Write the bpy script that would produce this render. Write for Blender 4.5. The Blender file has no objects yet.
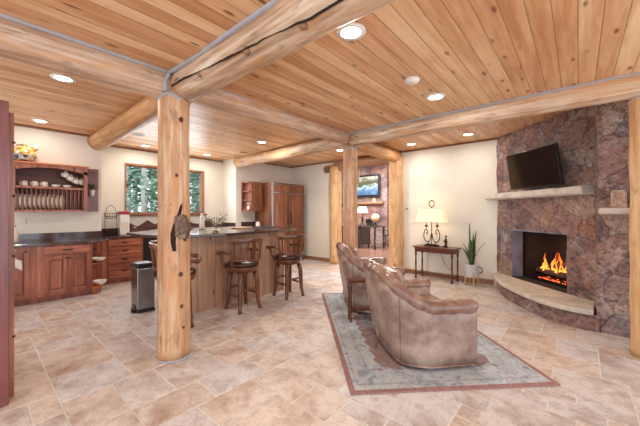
import bpy, bmesh, math, random
from mathutils import Vector, Matrix, noise
random.seed(7)
C = bpy.context.scene.collection
R = math.radians
PI = math.pi

# ------------------------------------------------------------------ materials
def srgb(r, g, b):
    def f(c):
        c /= 255
        return c/12.92 if c <= .04045 else ((c+.055)/1.055)**2.4
    return (f(r), f(g), f(b), 1)

class NT:
    def __init__(s, name):
        s.m = bpy.data.materials.new(name); s.m.use_nodes = True
        s.t = s.m.node_tree; s.b = s.t.nodes['Principled BSDF']
    def n(s, typ, **kw):
        o = s.t.nodes.new('ShaderNode'+typ)
        for k, v in kw.items():
            if k.startswith('i_'):
                key = k[2:]
                key = int(key) if key.isdigit() else key.replace('_', ' ')
                if isinstance(v, bpy.types.NodeSocket): s.t.links.new(v, o.inputs[key])
                else: o.inputs[key].default_value = v
            else: setattr(o, k, v)
        return o
    def set(s, key, v):
        if isinstance(v, bpy.types.NodeSocket): s.t.links.new(v, s.b.inputs[key])
        else: s.b.inputs[key].default_value = v
    def math(s, op, a, b=None, c=None):
        o = s.n('Math', operation=op)
        for i, v in enumerate((a, b, c)):
            if v is None: continue
            if isinstance(v, bpy.types.NodeSocket): s.t.links.new(v, o.inputs[i])
            else: o.inputs[i].default_value = v
        return o.outputs[0]
    def ramp(s, fac, stops, interp='LINEAR'):
        o = s.n('ValToRGB'); s.t.links.new(fac, o.inputs[0]); e = o.color_ramp.elements
        o.color_ramp.interpolation = interp
        e[0].position, e[0].color = stops[0]; e[1].position, e[1].color = stops[-1]
        for p, c in stops[1:-1]:
            x = e.new(p); x.color = c
        return o.outputs[0]
    def mix(s, fac, a, b, mode='MIX'):
        o = s.n('MixRGB', blend_type=mode)
        for i, v in enumerate((fac, a, b)):
            if isinstance(v, bpy.types.NodeSocket): s.t.links.new(v, o.inputs[i])
            else: o.inputs[i].default_value = v
        return o.outputs[0]
    def coords(s, scale=(1, 1, 1)):
        tc = s.n('TexCoord'); mp = s.n('Mapping'); s.t.links.new(tc.outputs['Object'], mp.inputs[0])
        mp.inputs['Scale'].default_value = scale
        return mp.outputs[0]
    def noise(s, vec, scale=5, detail=4, rough=.55, dist=0):
        o = s.n('TexNoise'); s.t.links.new(vec, o.inputs['Vector'])
        o.inputs['Scale'].default_value = scale; o.inputs['Detail'].default_value = detail
        o.inputs['Roughness'].default_value = rough; o.inputs['Distortion'].default_value = dist
        return o.outputs['Fac']
    def bump(s, h, strength=.2, dist=.01):
        o = s.n('Bump'); s.t.links.new(h, o.inputs['Height'])
        o.inputs['Strength'].default_value = strength; o.inputs['Distance'].default_value = dist
        s.t.links.new(o.outputs[0], s.b.inputs['Normal'])

def plain(name, col, rough=.5, metal=0, emit=0, var=.12, nscale=14, **kw):
    t = NT(name); v = t.coords()
    f = t.noise(v, nscale, 3)
    a = tuple(c*(1-var) for c in col[:3])+(1,); b = tuple(min(1, c*(1+var)) for c in col[:3])+(1,)
    t.set('Base Color', t.ramp(f, [(.3, a), (.7, b)])); t.set('Roughness', rough); t.set('Metallic', metal)
    if emit: t.set('Emission Color', col); t.set('Emission Strength', emit)
    for k, x in kw.items(): t.set(k.replace('_', ' '), x)
    return t.m

def wood(name, dark, mid, light, axis='Z', rough=.45, plank=None, across='X', knots=.5, knotcol=None, grain=1, groove=.4, cell=2.2, coat=0, gw=.04, kstretch=1, ksize=1, patch=None):
    """grain runs along `axis`; optional boards of width `plank` counted along `across`"""
    t = NT(name); tc = t.n('TexCoord'); sep = t.n('SeparateXYZ'); t.t.links.new(tc.outputs['Object'], sep.inputs[0])
    o = {'X': sep.outputs[0], 'Y': sep.outputs[1], 'Z': sep.outputs[2]}
    along = o[axis]; rest = [a for a in 'XYZ' if a != axis]
    tone = None; idx = None
    if plank:
        q = t.math('DIVIDE', o[across], plank); idx = t.math('FLOOR', q); fr = t.math('FRACT', q)
        wn = t.n('TexWhiteNoise', noise_dimensions='1D'); t.t.links.new(idx, wn.inputs['W']); tone = wn.outputs['Value']
        along = t.math('ADD', along, t.math('MULTIPLY', tone, 13.7))
    def comb(sa, sr):
        c = t.n('CombineXYZ')
        t.t.links.new(t.math('MULTIPLY', o[rest[0]], sr), c.inputs[0]); t.t.links.new(t.math('MULTIPLY', o[rest[1]], sr), c.inputs[1])
        t.t.links.new(t.math('MULTIPLY', along, sa), c.inputs[2]); return c.outputs[0]
    g1 = t.noise(comb(1.3, 22*grain), 1, 5, .6, .6)
    g2 = t.noise(comb(1.2, 4), 1, 3, .5, .4)
    f = t.math('ADD', t.math('MULTIPLY', g1, .6), t.math('MULTIPLY', g2, .4))
    if tone is not None: f = t.math('ADD', f, t.math('MULTIPLY', t.math('SUBTRACT', tone, .5), .22))
    col = t.ramp(f, [(.33, dark), (.5, mid), (.66, light)])
    if patch:
        pn = t.noise(comb(.9, 5), 1, 5, .65, 1.0); p2 = t.noise(comb(2.5, 9), 1, 5, .7, .8)
        col = t.mix(t.ramp(pn, [(.5, (0, 0, 0, 1)), (.6, (.75, .75, .75, 1))]), col, patch[0])
        col = t.mix(t.ramp(p2, [(.56, (0, 0, 0, 1)), (.66, (.6, .6, .6, 1))]), col, patch[1])
    if knots > 0:
        vo = t.n('TexVoronoi'); t.t.links.new(comb(cell*kstretch, cell*2.6), vo.inputs['Vector']); vo.inputs['Scale'].default_value = 1
        d = t.math('ADD', vo.outputs['Distance'], t.math('MULTIPLY', t.math('SUBTRACT', g1, .5), .08))
        kn = t.ramp(d, [(0, (1, 1, 1, 1)), ((.05+.05*knots)*ksize, (.75, .75, .75, 1)), ((.09+.1*knots)*ksize, (0, 0, 0, 1))])
        sc = t.n('SeparateColor'); t.t.links.new(vo.outputs['Color'], sc.inputs[0])
        keep = t.math('LESS_THAN', sc.outputs[0], knots)
        col = t.mix(t.math('MULTIPLY', kn, keep), col, knotcol or tuple(c*.35 for c in dark[:3])+(1,))
    if plank:
        e = t.math('MINIMUM', fr, t.math('SUBTRACT', 1, fr))
        gm = t.ramp(e, [(0, (1, 1, 1, 1)), (gw, (0, 0, 0, 1))])
        col = t.mix(t.math('MULTIPLY', gm, groove), col, tuple(c*.3 for c in dark[:3])+(1,))
        t.bump(t.math('SUBTRACT', 1, gm), .5, .004)
    else: t.bump(g1, .15, .004)
    t.set('Base Color', col); t.set('Roughness', rough)
    if coat: t.set('Coat Weight', coat); t.set('Coat Roughness', .15)
    return t.m

M = {}
M['ceil'] = wood('pine boards', srgb(196, 138, 92), srgb(222, 172, 126), srgb(240, 202, 158), 'Y', .38, plank=.125, across='X', knots=.72, knotcol=srgb(98, 48, 28), cell=3.8, groove=.7, grain=.8, kstretch=.9, ksize=1.25, gw=.05)
M['log'] = wood('peeled log', srgb(132, 98, 76), srgb(200, 166, 134), srgb(232, 214, 192), 'X', .55, knots=.35, knotcol=srgb(84, 50, 34), cell=2.4, grain=1.1, kstretch=.7, patch=(srgb(206, 150, 98), srgb(128, 96, 78)))
M['logy'] = wood('peeled log along', srgb(132, 98, 78), srgb(196, 162, 134), srgb(230, 212, 192), 'Y', .55, knots=.35, knotcol=srgb(84, 50, 34), cell=2.4, grain=1.1, kstretch=.7, patch=(srgb(206, 150, 98), srgb(128, 96, 78)))
M['post'] = wood('peeled log post', srgb(150, 102, 68), srgb(196, 152, 114), srgb(222, 194, 162), 'Z', .45, knots=.35, knotcol=srgb(100, 56, 34), cell=2.4, grain=.9, kstretch=.7, patch=(srgb(200, 134, 76), srgb(140, 98, 70)))
M['postgold'] = wood('golden log post', srgb(178, 134, 90), srgb(212, 172, 126), srgb(228, 198, 158), 'Z', .5, knots=.45, knotcol=srgb(112, 62, 32), cell=2.4, grain=.8, kstretch=.8, patch=(srgb(196, 136, 76), srgb(168, 122, 82)))
M['loggold'] = wood('golden log', srgb(150, 100, 60), srgb(192, 142, 92), srgb(214, 176, 130), 'Y', .5, knots=.4, knotcol=srgb(112, 62, 32), cell=2.2, grain=.8, kstretch=.8, patch=(srgb(190, 124, 66), srgb(140, 98, 68)))
M['loggoldx'] = wood('golden log across', srgb(140, 94, 58), srgb(186, 136, 88), srgb(212, 176, 132), 'X', .5, knots=.4, knotcol=srgb(112, 62, 32), cell=2.2, grain=.8, kstretch=.8, patch=(srgb(186, 120, 64), srgb(136, 96, 68)))
M['knotbrown'] = plain('brown knot', srgb(92, 48, 30), .7, var=.5, nscale=60)
M['burl'] = wood('weathered burl', srgb(48, 36, 34), srgb(104, 80, 66), srgb(172, 140, 114), 'Z', .7, knots=.3, cell=6)
M['logdark'] = wood('brown log', srgb(120, 82, 56), srgb(150, 108, 78), srgb(168, 128, 96), 'X', .55, knots=.4, cell=1.4)
M['cherry'] = wood('red alder', srgb(100, 48, 36), srgb(148, 84, 62), srgb(190, 122, 92), 'Z', .38, knots=.4, knotcol=srgb(62, 26, 18), cell=2.6, coat=.25)
M['cherryh'] = wood('red alder across', srgb(104, 50, 38), srgb(150, 86, 64), srgb(190, 122, 92), 'Y', .38, knots=.3, knotcol=srgb(62, 26, 18), cell=2.6, coat=.25)
M['plum'] = wood('stained side panel', srgb(96, 48, 50), srgb(122, 66, 64), srgb(144, 84, 78), 'Z', .35, knots=.1, coat=.3)
M['rackback'] = wood('dark rack back', srgb(76, 36, 32), srgb(100, 52, 44), srgb(120, 66, 56), 'Y', .45, knots=.1)
M['orange'] = wood('shelf wood with lit orange tone', srgb(172, 92, 40), srgb(198, 112, 52), srgb(214, 130, 66), 'Y', .4, knots=.2)  # orange look of the lit rack top is put into this wood colour
M['fridge'] = wood('knotty fridge panel', srgb(78, 40, 24), srgb(124, 72, 44), srgb(168, 112, 72), 'Z', .4, knots=.75, knotcol=srgb(58, 30, 20), cell=3.0, coat=.2)
M['panel'] = wood('island planks', srgb(156, 116, 94), srgb(178, 138, 112), srgb(196, 158, 132), 'Z', .5, plank=.13, across='Y', knots=.7, knotcol=srgb(96, 58, 42), cell=3.2, groove=.75, gw=.05)
M['stool'] = wood('stool wood', srgb(62, 30, 16), srgb(98, 54, 28), srgb(136, 84, 46), 'Z', .3, knots=.0, coat=.4)
M['walnut'] = wood('console wood', srgb(58, 28, 18), srgb(88, 46, 30), srgb(112, 62, 42), 'X', .35, knots=.0, coat=.3)
M['darkwood'] = wood('dark desk wood', srgb(38, 24, 18), srgb(54, 36, 28), srgb(70, 48, 38), 'X', .4, knots=.0)
M['mount'] = wood('mountain backsplash wood', srgb(60, 32, 32), srgb(80, 46, 44), srgb(98, 60, 54), 'Y', .4, knots=.0)
M['base'] = wood('baseboard', srgb(120, 84, 58), srgb(146, 106, 76), srgb(160, 122, 90), 'X', .5, knots=.0)
M['woodfloor'] = wood('plank floor', srgb(84, 58, 46), srgb(112, 80, 64), srgb(140, 104, 86), 'Y', .25, plank=.12, across='X', knots=.1, groove=.5)
M['window'] = wood('window casing', srgb(128, 82, 50), srgb(158, 106, 68), srgb(176, 124, 84), 'Z', .5, knots=.1)
M['sill'] = wood('window sill', srgb(92, 52, 38), srgb(118, 70, 52), srgb(134, 84, 62), 'Y', .45, knots=.0)
M['branchwood'] = plain('twig bark', srgb(122, 96, 76), .8)

def plaster():
    t = NT('cream plaster'); v = t.coords(); a = t.noise(v, 1.3, 5); b = t.noise(v, 26, 4)
    t.set('Base Color', t.ramp(a, [(.3, srgb(222, 214, 200)), (.7, srgb(232, 226, 214))])); t.set('Roughness', .85); t.bump(b, .25, .01)
    return t.m
M['plaster'] = plaster()
M['whiteceil'] = plain('white ceiling', srgb(222, 216, 218), .9, var=.03)

def tile():
    t = NT('travertine tiles'); v = t.coords()
    at = t.n('Attribute', attribute_name='tone'); sc = t.n('SeparateColor'); t.t.links.new(at.outputs['Color'], sc.inputs[0])
    off = t.n('VectorMath', operation='MULTIPLY_ADD'); t.t.links.new(at.outputs['Color'], off.inputs[0]); off.inputs[1].default_value = (31, 17, 9); t.t.links.new(v, off.inputs[2])
    a = t.noise(off.outputs[0], 4.0, 8, .7, .3); b = t.noise(off.outputs[0], 16, 6, .7)
    base = t.ramp(sc.outputs[0], [(0, srgb(214, 198, 186)), (.3, srgb(212, 205, 200)), (.6, srgb(210, 207, 207)), (1, srgb(213, 203, 196))])
    mo = t.ramp(a, [(.34, srgb(196, 170, 156)), (.45, srgb(226, 217, 212)), (.56, srgb(255, 254, 255))])
    col = t.mix(.75, base, mo, 'MULTIPLY'); fi = t.ramp(b, [(.36, (.66, .62, .6, 1)), (.5, (1, 1, 1, 1))])
    col = t.mix(.55, col, fi, 'MULTIPLY')
    fs = t.ramp(t.noise(off.outputs[0], 55, 3, .7), [(.36, (.7, .66, .64, 1)), (.46, (1, 1, 1, 1))])
    col = t.mix(.5, col, fs, 'MULTIPLY')
    t.set('Base Color', col); t.set('Roughness', t.math('MULTIPLY_ADD', a, .25, .26)); t.set('Specular IOR Level', .45); t.bump(b, .12, .004)
    return t.m
M['tile'] = tile()
M['grout'] = plain('pale grout', srgb(220, 216, 212), .9)

def stone(name='fireplace stone', sc=2.5, dark=1.0):
    t = NT(name); v = t.coords((1, 1, 1.15))
    nz = t.n('TexNoise'); t.t.links.new(v, nz.inputs['Vector']); nz.inputs['Scale'].default_value = 2.4; nz.inputs['Detail'].default_value = 4
    w = t.n('VectorMath', operation='MULTIPLY_ADD'); t.t.links.new(nz.outputs['Color'], w.inputs[0]); w.inputs[1].default_value = (.34, .34, .34); t.t.links.new(v, w.inputs[2])
    vo = t.n('TexVoronoi', distance='CHEBYCHEV'); t.t.links.new(w.outputs[0], vo.inputs['Vector']); vo.inputs['Scale'].default_value = sc
    ve = t.n('TexVoronoi', feature='DISTANCE_TO_EDGE'); t.t.links.new(w.outputs[0], ve.inputs['Vector']); ve.inputs['Scale'].default_value = sc
    vo2 = t.n('TexVoronoi'); t.t.links.new(w.outputs[0], vo2.inputs['Vector']); vo2.inputs['Scale'].default_value = sc
    s1 = t.n('SeparateColor'); t.t.links.new(vo2.outputs['Color'], s1.inputs[0])
    cell = t.ramp(s1.outputs[0], [(0, srgb(78, 70, 84)), (.2, srgb(150, 100, 78)), (.34, srgb(108, 100, 112)), (.48, srgb(164, 138, 118)), (.6, srgb(118, 80, 72)), (.74, srgb(140, 132, 132)), (.86, srgb(96, 76, 76)), (1, srgb(76, 68, 84))])
    n1 = t.noise(v, 4.2, 9, .74, .8); n2 = t.noise(v, 17, 6, .7, .6)
    mo = t.ramp(n1, [(.36, srgb(46, 40, 48)), (.44, srgb(116, 92, 90)), (.52, srgb(160, 116, 92)), (.59, srgb(134, 126, 134)), (.67, srgb(216, 200, 182))])
    col = t.mix(.45, cell, mo)
    f = t.ramp(n2, [(.4, (.24, .2, .24, 1)), (.5, (1, 1, 1, 1)), (.66, (1.0, .95, .9, 1))])
    col = t.mix(.55, col, f, 'MULTIPLY')
    j = t.ramp(ve.outputs['Distance'], [(0, (1, 1, 1, 1)), (.022, (0, 0, 0, 1))])
    col = t.mix(t.math('MULTIPLY', j, .6), col, srgb(64, 52, 54))
    big = t.noise(v, 1.1, 5, .7, .6)
    col = t.mix(t.ramp(big, [(.5, (0, 0, 0, 1)), (.62, (.5, .5, .5, 1))]), col, t.ramp(n2, [(.4, srgb(92, 82, 84)), (.55, srgb(190, 172, 156))]))
    col = t.mix(t.ramp(big, [(.36, (.6, .6, .6, 1)), (.46, (0, 0, 0, 1))]), col, t.ramp(n1, [(.4, srgb(54, 46, 58)), (.6, srgb(104, 90, 104))]))
    fn = t.noise(v, 40, 5, .75)
    col = t.mix(.45, col, t.ramp(fn, [(.4, (.4, .38, .4, 1)), (.52, (1, 1, 1, 1)), (.66, (1.3, 1.25, 1.2, 1))]), 'MULTIPLY')
    if dark != 1: col = t.mix(1.0, col, (dark, dark, dark, 1), 'MULTIPLY')
    t.set('Base Color', col); t.set('Roughness', .75)
    h = t.math('ADD', t.math('MULTIPLY', t.math('SUBTRACT', 1, j), .5), t.math('MULTIPLY', n1, .6))
    t.bump(t.math('ADD', h, t.math('MULTIPLY', n2, .25)), .8, .025)
    return t.m
M['stone'] = stone(dark=1.18)
M['jamb'] = plain('grey slate jamb', srgb(112, 118, 142), .7, var=.25, nscale=6)
M['slab'] = plain('sandstone slab', srgb(200, 190, 178), .7, var=.2, nscale=7)
M['black'] = plain('black metal', srgb(28, 26, 26), .45, .6)
M['iron'] = plain('bronze iron', srgb(66, 50, 40), .45, .7)
M['firebrick'] = plain('sooty firebrick', srgb(40, 31, 29), .9, var=.4, nscale=8)
M['steel'] = plain('brushed steel', srgb(150, 148, 150), .22, 1, var=.06)
M['blackplastic'] = plain('black plastic', srgb(30, 30, 32), .35)
M['chink'] = plain('grey chinking', srgb(166, 164, 168), .8, var=.06)
M['crack'] = plain('dark log check', srgb(42, 26, 18), .95)
M['ceramic'] = plain('white ceramic', srgb(232, 226, 214), .2, var=.03)
M['cream'] = plain('cream plastic', srgb(228, 218, 196), .4, var=.03)
M['paper'] = plain('white paper', srgb(236, 234, 230), .7, var=.03)
M['red'] = plain('red lid', srgb(170, 30, 36), .4)
M['lamp'] = plain('lit disc', (1, .93, .82, 1), .5, emit=14)
M['trimwhite'] = plain('white light trim', srgb(238, 234, 228), .5, var=.02)
M['screen'] = plain('dark glass screen', srgb(22, 18, 18), .12, var=.1, Specular_IOR_Level=.6)
M['green'] = plain('succulent leaf', srgb(70, 96, 56), .5, var=.35, nscale=20)
M['herb'] = plain('herb leaf', srgb(52, 104, 44), .6, var=.3)
M['soil'] = plain('potting soil', srgb(52, 38, 28), .95)
M['enamel'] = plain('pale enamel', srgb(208, 212, 214), .35, var=.06)
M['palewood'] = plain('pale stand wood', srgb(196, 160, 122), .5)
M['linen'] = plain('white towel cloth', srgb(226, 222, 216), .9)
M['cooktop'] = plain('black cooktop glass', srgb(30, 28, 30), .1)
M['redflower'] = plain('pale petals', srgb(226, 216, 206), .7)

def granite():
    t = NT('dark granite'); v = t.coords(); a = t.noise(v, 60, 5, .7); b = t.noise(v, 9, 3)
    c = t.ramp(a, [(.35, srgb(38, 28, 30)), (.55, srgb(82, 62, 60)), (.7, srgb(120, 98, 92))])
    t.set('Base Color', t.mix(.3, c, t.ramp(b, [(.3, srgb(50, 34, 38)), (.7, srgb(96, 72, 68))]))); t.set('Roughness', .1); t.set('Specular IOR Level', .7)
    return t.m
M['granite'] = granite()

def leather(name, a, b, c, rough):
    t = NT(name); v = t.coords(); n = t.noise(v, 3.2, 6, .6, .7); n2 = t.noise(v, 60, 4, .6); n3 = t.noise(v, 11, 4)
    t.set('Base Color', t.mix(.25, t.ramp(n, [(.3, a), (.5, b), (.7, c)]), t.ramp(n3, [(.35, a), (.65, c)]))); t.set('Roughness', rough); t.bump(t.math('ADD', t.math('MULTIPLY', n2, .25), n3), .35, .012)
    return t.m
M['leather'] = leather('worn leather', srgb(104, 76, 68), srgb(150, 124, 112), srgb(190, 168, 152), .36)
M['leatherroll'] = leather('polished leather', srgb(92, 60, 50), srgb(134, 100, 86), srgb(178, 146, 128), .24)
M['seatleather'] = leather('dark stool leather', srgb(40, 24, 22), srgb(56, 34, 30), srgb(72, 46, 40), .25)

def rugmat():
    t = NT('oriental rug field'); tc = t.n('TexCoord'); v = tc.outputs['Object']
    sep = t.n('SeparateXYZ'); t.t.links.new(v, sep.inputs[0])
    ax = t.math('ABSOLUTE', sep.outputs[0]); ay = t.math('ABSOLUTE', sep.outputs[1])
    n = t.noise(v, 9, 6, .65, 1.5); n2 = t.noise(v, 30, 5, .7, .8)
    col = t.ramp(n, [(.32, srgb(122, 134, 150)), (.45, srgb(172, 184, 192)), (.55, srgb(196, 202, 204)), (.7, srgb(160, 150, 148))])
    # repeating rosettes
    vo = t.n('TexVoronoi'); t.t.links.new(v, vo.inputs['Vector']); vo.inputs['Scale'].default_value = 4.2; vo.inputs['Randomness'].default_value = .45
    ring = t.ramp(vo.outputs['Distance'], [(.0, (1, 1, 1, 1)), (.09, (.1, .1, .1, 1)), (.16, (.9, .9, .9, 1)), (.22, (0, 0, 0, 1)), (.3, (.6, .6, .6, 1)), (.36, (0, 0, 0, 1))])
    col = t.mix(t.math('MULTIPLY', ring, .5), col, srgb(118, 106, 112))
    # centre medallion, a lobed diamond
    wob = t.math('MULTIPLY', t.math('SINE', t.math('MULTIPLY', t.math('ADD', ax, ay), 34)), .03)
    d = t.math('ADD', t.math('MAXIMUM', t.math('DIVIDE', ax, .53), t.math('DIVIDE', ay, 1.07)), wob)
    med = t.ramp(d, [(.0, (1, 1, 1, 1)), (.98, (1, 1, 1, 1)), (1.0, (0, 0, 0, 1))])
    mcol = t.ramp(n, [(.36, srgb(100, 74, 78)), (.46, srgb(160, 124, 116)), (.55, srgb(132, 98, 96)), (.64, srgb(150, 150, 158)), (.75, srgb(186, 158, 138))])
    inner = t.ramp(t.math('ADD', t.math('DIVIDE', ax, .5), t.math('DIVIDE', ay, 1.0)), [(.96, (1, 1, 1, 1)), (1.0, (0, 0, 0, 1))])
    icol = t.ramp(n2, [(.4, srgb(74, 76, 96)), (.52, srgb(140, 146, 160)), (.62, srgb(160, 112, 100))])
    mcol = t.mix(inner, mcol, icol)
    col = t.mix(t.math('MULTIPLY', med, .9), col, mcol)
    # corner spandrels rim
    e = t.math('MAXIMUM', t.math('DIVIDE', ax, .84), t.math('DIVIDE', ay, 1.40))
    band = t.ramp(e, [(.74, (0, 0, 0, 1)), (.76, (.8, .8, .8, 1)), (.775, (.2, .2, .2, 1)), (.9, (.15, .15, .15, 1)), (.915, (.7, .7, .7, 1)), (.93, (0, 0, 0, 1))])
    col = t.mix(t.math('MULTIPLY', band, .6), col, srgb(132, 104, 104))
    col = t.mix(.3, col, t.ramp(n2, [(.3, (.5, .5, .52, 1)), (.7, (1, 1, 1, 1))]), 'MULTIPLY')
    t.set('Base Color', col); t.set('Roughness', .95); t.bump(n2, .4, .004)
    return t.m
M['rug'] = rugmat()
M['rugedge'] = plain('rose rug border', srgb(150, 112, 108), .95, var=.2, nscale=40)

def shade():
    t = NT('lit linen shade'); t.set('Base Color', srgb(236, 222, 190)); t.set('Roughness', .9); t.set('Transmission Weight', 0)
    v = t.coords(); f = t.noise(v, 40, 2); c = t.ramp(f, [(.3, srgb(250, 222, 172)), (.7, srgb(255, 236, 196))])
    t.set('Emission Color', c); t.set('Emission Strength', .36)
    return t.m
M['shade'] = shade()

def glassm():
    t = NT('window glass'); v = t.coords(); f = t.noise(v, 3, 2)
    t.set('Base Color', t.ramp(f, [(.3, (.97, .98, .98, 1)), (.7, (1, 1, 1, 1))])); t.set('Roughness', 0.0); t.set('Transmission Weight', 1); t.set('IOR', 1.05); t.set('Specular IOR Level', .2)
    return t.m
M['glass'] = glassm()

def flamem():
    t = NT('flame'); tc = t.n('TexCoord'); sep = t.n('SeparateXYZ'); t.t.links.new(tc.outputs['Object'], sep.inputs[0])
    n = t.noise(tc.outputs['Object'], 14, 3)
    z = t.math('ADD', t.math('MULTIPLY', sep.outputs[2], 2.6), t.math('MULTIPLY', t.math('SUBTRACT', n, .5), .7))
    c = t.ramp(z, [(0, (1, .62, .22, 1)), (.45, (1, .34, .05, 1)), (1, (.8, .1, .01, 1))])
    t.set('Base Color', (.02, .01, 0, 1)); t.set('Emission Color', c); t.set('Emission Strength', 2.0)
    return t.m
M['flame'] = flamem()
M['birch'] = plain('pale bark', srgb(176, 146, 124), .9, var=.45, nscale=26)
M['ember'] = plain('glowing embers', (1, .12, .03, 1), .9, emit=1.6, var=.5)
M['bark'] = plain('firewood bark', srgb(84, 60, 46), .9, var=.5, nscale=12)

def floral():
    t = NT('floral glaze'); v = t.coords(); vo = t.n('TexVoronoi'); t.t.links.new(v, vo.inputs['Vector']); vo.inputs['Scale'].default_value = 26
    s = t.n('SeparateColor'); t.t.links.new(vo.outputs['Color'], s.inputs[0])
    sep = t.n('SeparateXYZ'); t.t.links.new(v, sep.inputs[0])
    up = t.ramp(s.outputs[0], [(0, srgb(214, 172, 50)), (.36, srgb(222, 194, 90)), (.5, srgb(222, 216, 200)), (.78, srgb(206, 128, 56)), (.9, srgb(96, 112, 84))], 'CONSTANT')
    lo = t.ramp(s.outputs[0], [(0, srgb(66, 74, 120)), (.3, srgb(214, 210, 200)), (.6, srgb(84, 96, 100)), (.8, srgb(190, 180, 150))], 'CONSTANT')
    z = t.ramp(sep.outputs[2], [(.09, (0, 0, 0, 1)), (.12, (1, 1, 1, 1))])
    t.set('Base Color', t.mix(z, lo, up)); t.set('Roughness', .2)
    return t.m
M['floral'] = floral()

def picture():
    t = NT('snowy landscape screen'); tc = t.n('TexCoord'); sep = t.n('SeparateXYZ'); t.t.links.new(tc.outputs['Object'], sep.inputs[0])
    n = t.noise(tc.outputs['Object'], 3.2, 5, .6, .6)
    z = t.math('ADD', sep.outputs[2], t.math('MULTIPLY', t.math('SUBTRACT', n, .5), .9))
    c = t.ramp(z, [(.08, srgb(70, 120, 170)), (.3, srgb(120, 170, 205)), (.42, srgb(226, 236, 242)), (.55, srgb(84, 104, 74)), (.72, srgb(120, 112, 70)), (.9, srgb(224, 222, 206))])
    t.set('Base Color', (.02, .02, .02, 1)); t.set('Emission Color', c); t.set('Emission Strength', 1.0); t.set('Roughness', .2)
    return t.m
M['picture'] = picture()
M['needles'] = plain('conifer needles', srgb(110, 140, 120), .8, var=.5, nscale=9)
M['needles2'] = plain('pale conifer needles', srgb(156, 178, 160), .8, var=.4, nscale=9)
M['trunk'] = plain('pale trunk bark', srgb(206, 202, 200), .9, var=.3, nscale=8)
M['ground'] = plain('forest ground', srgb(120, 122, 96), .95, var=.35, nscale=2)

# ------------------------------------------------------------------ mesh helpers
def box(bm, x0, x1, y0, y1, z0, z1, mi=0):
    v = [bm.verts.new(p) for p in ((x0,y0,z0),(x1,y0,z0),(x1,y1,z0),(x0,y1,z0),(x0,y0,z1),(x1,y0,z1),(x1,y1,z1),(x0,y1,z1))]
    for f in ((0,3,2,1),(4,5,6,7),(0,1,5,4),(1,2,6,5),(2,3,7,6),(3,0,4,7)):
        bm.faces.new([v[i] for i in f]).material_index = mi
def prism(bm, pts, z0, z1):
    a = [bm.verts.new((x, y, z0)) for x, y in pts]; b = [bm.verts.new((x, y, z1)) for x, y in pts]; n = len(pts)
    bm.faces.new(a[::-1]); bm.faces.new(b)
    for i in range(n): bm.faces.new((a[i], a[(i+1) % n], b[(i+1) % n], b[i]))
def tube(bm, pts, r, n=10, cap=True, noi=0, closed=False, seed=0):
    pts = [Vector(p) for p in pts]; rings = []; N = len(pts)
    rr = r if isinstance(r, (list, tuple)) else [r]*N
    prev = None
    for i, p in enumerate(pts):
        if closed: d = pts[(i+1) % N]-pts[i-1]
        else: d = pts[min(i+1, N-1)]-pts[max(i-1, 0)]
        d.normalize()
        if prev is None:
            a = Vector((0, 0, 1)) if abs(d.z) < .9 else Vector((1, 0, 0)); u = d.cross(a).normalized()
        else: u = (prev-d*prev.dot(d)).normalized()
        prev = u; w = d.cross(u); ring = []
        for k in range(n):
            t = 2*PI*k/n; o = u*math.cos(t)+w*math.sin(t); q = rr[i]
            if noi: q *= 1+noi*noise.noise((p+o*.3)*2.2+Vector((seed, 0, 0)))
            ring.append(bm.verts.new(p+o*q))
        rings.append(ring)
    m = N if closed else N-1
    for i in range(m):
        A, B = rings[i], rings[(i+1) % N]
        for k in range(n): bm.faces.new((A[k], A[(k+1) % n], B[(k+1) % n], B[k]))
    if cap and not closed: bm.faces.new(rings[0][::-1]); bm.faces.new(rings[-1])
def lathe(bm, prof, c=(0, 0, 0), n=20, cap=True):
    rings = []
    for r, z in prof: rings.append([bm.verts.new((c[0]+r*math.cos(2*PI*k/n), c[1]+r*math.sin(2*PI*k/n), c[2]+z)) for k in range(n)])
    for A, B in zip(rings, rings[1:]):
        for k in range(n): bm.faces.new((A[k], A[(k+1) % n], B[(k+1) % n], B[k]))
    if cap: bm.faces.new(rings[0][::-1]); bm.faces.new(rings[-1])
def ball(bm, c, r, sub=2, sc=(1, 1, 1), noi=0):
    res = bmesh.ops.create_icosphere(bm, subdivisions=sub, radius=1)
    for v in res['verts']:
        q = r*(1+noi*noise.noise(v.co*2+Vector(c)*3)); v.co = Vector((v.co.x*q*sc[0]+c[0], v.co.y*q*sc[1]+c[1], v.co.z*q*sc[2]+c[2]))
def arc(c, r, a0, a1, n, plane='XY'):
    o = []
    for i in range(n+1):
        a = R(a0+(a1-a0)*i/n); x, y = r*math.cos(a), r*math.sin(a)
        o.append((c[0]+x, c[1]+y, c[2]) if plane == 'XY' else (c[0]+x, c[1], c[2]+y) if plane == 'XZ' else (c[0], c[1]+x, c[2]+y))
    return o
def root(name, label, cat, loc=(0, 0, 0), rz=0, group=None, rot=None):
    o = bpy.data.objects.new(name, None); C.objects.link(o); o.location = loc; o.rotation_euler = rot or (0, 0, rz); o.empty_display_size = .1
    o['label'] = label; o['category'] = cat
    if group: o['group'] = group
    return o
def rmat(o): return Matrix.Translation(o.location) @ o.rotation_euler.to_matrix().to_4x4()
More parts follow.
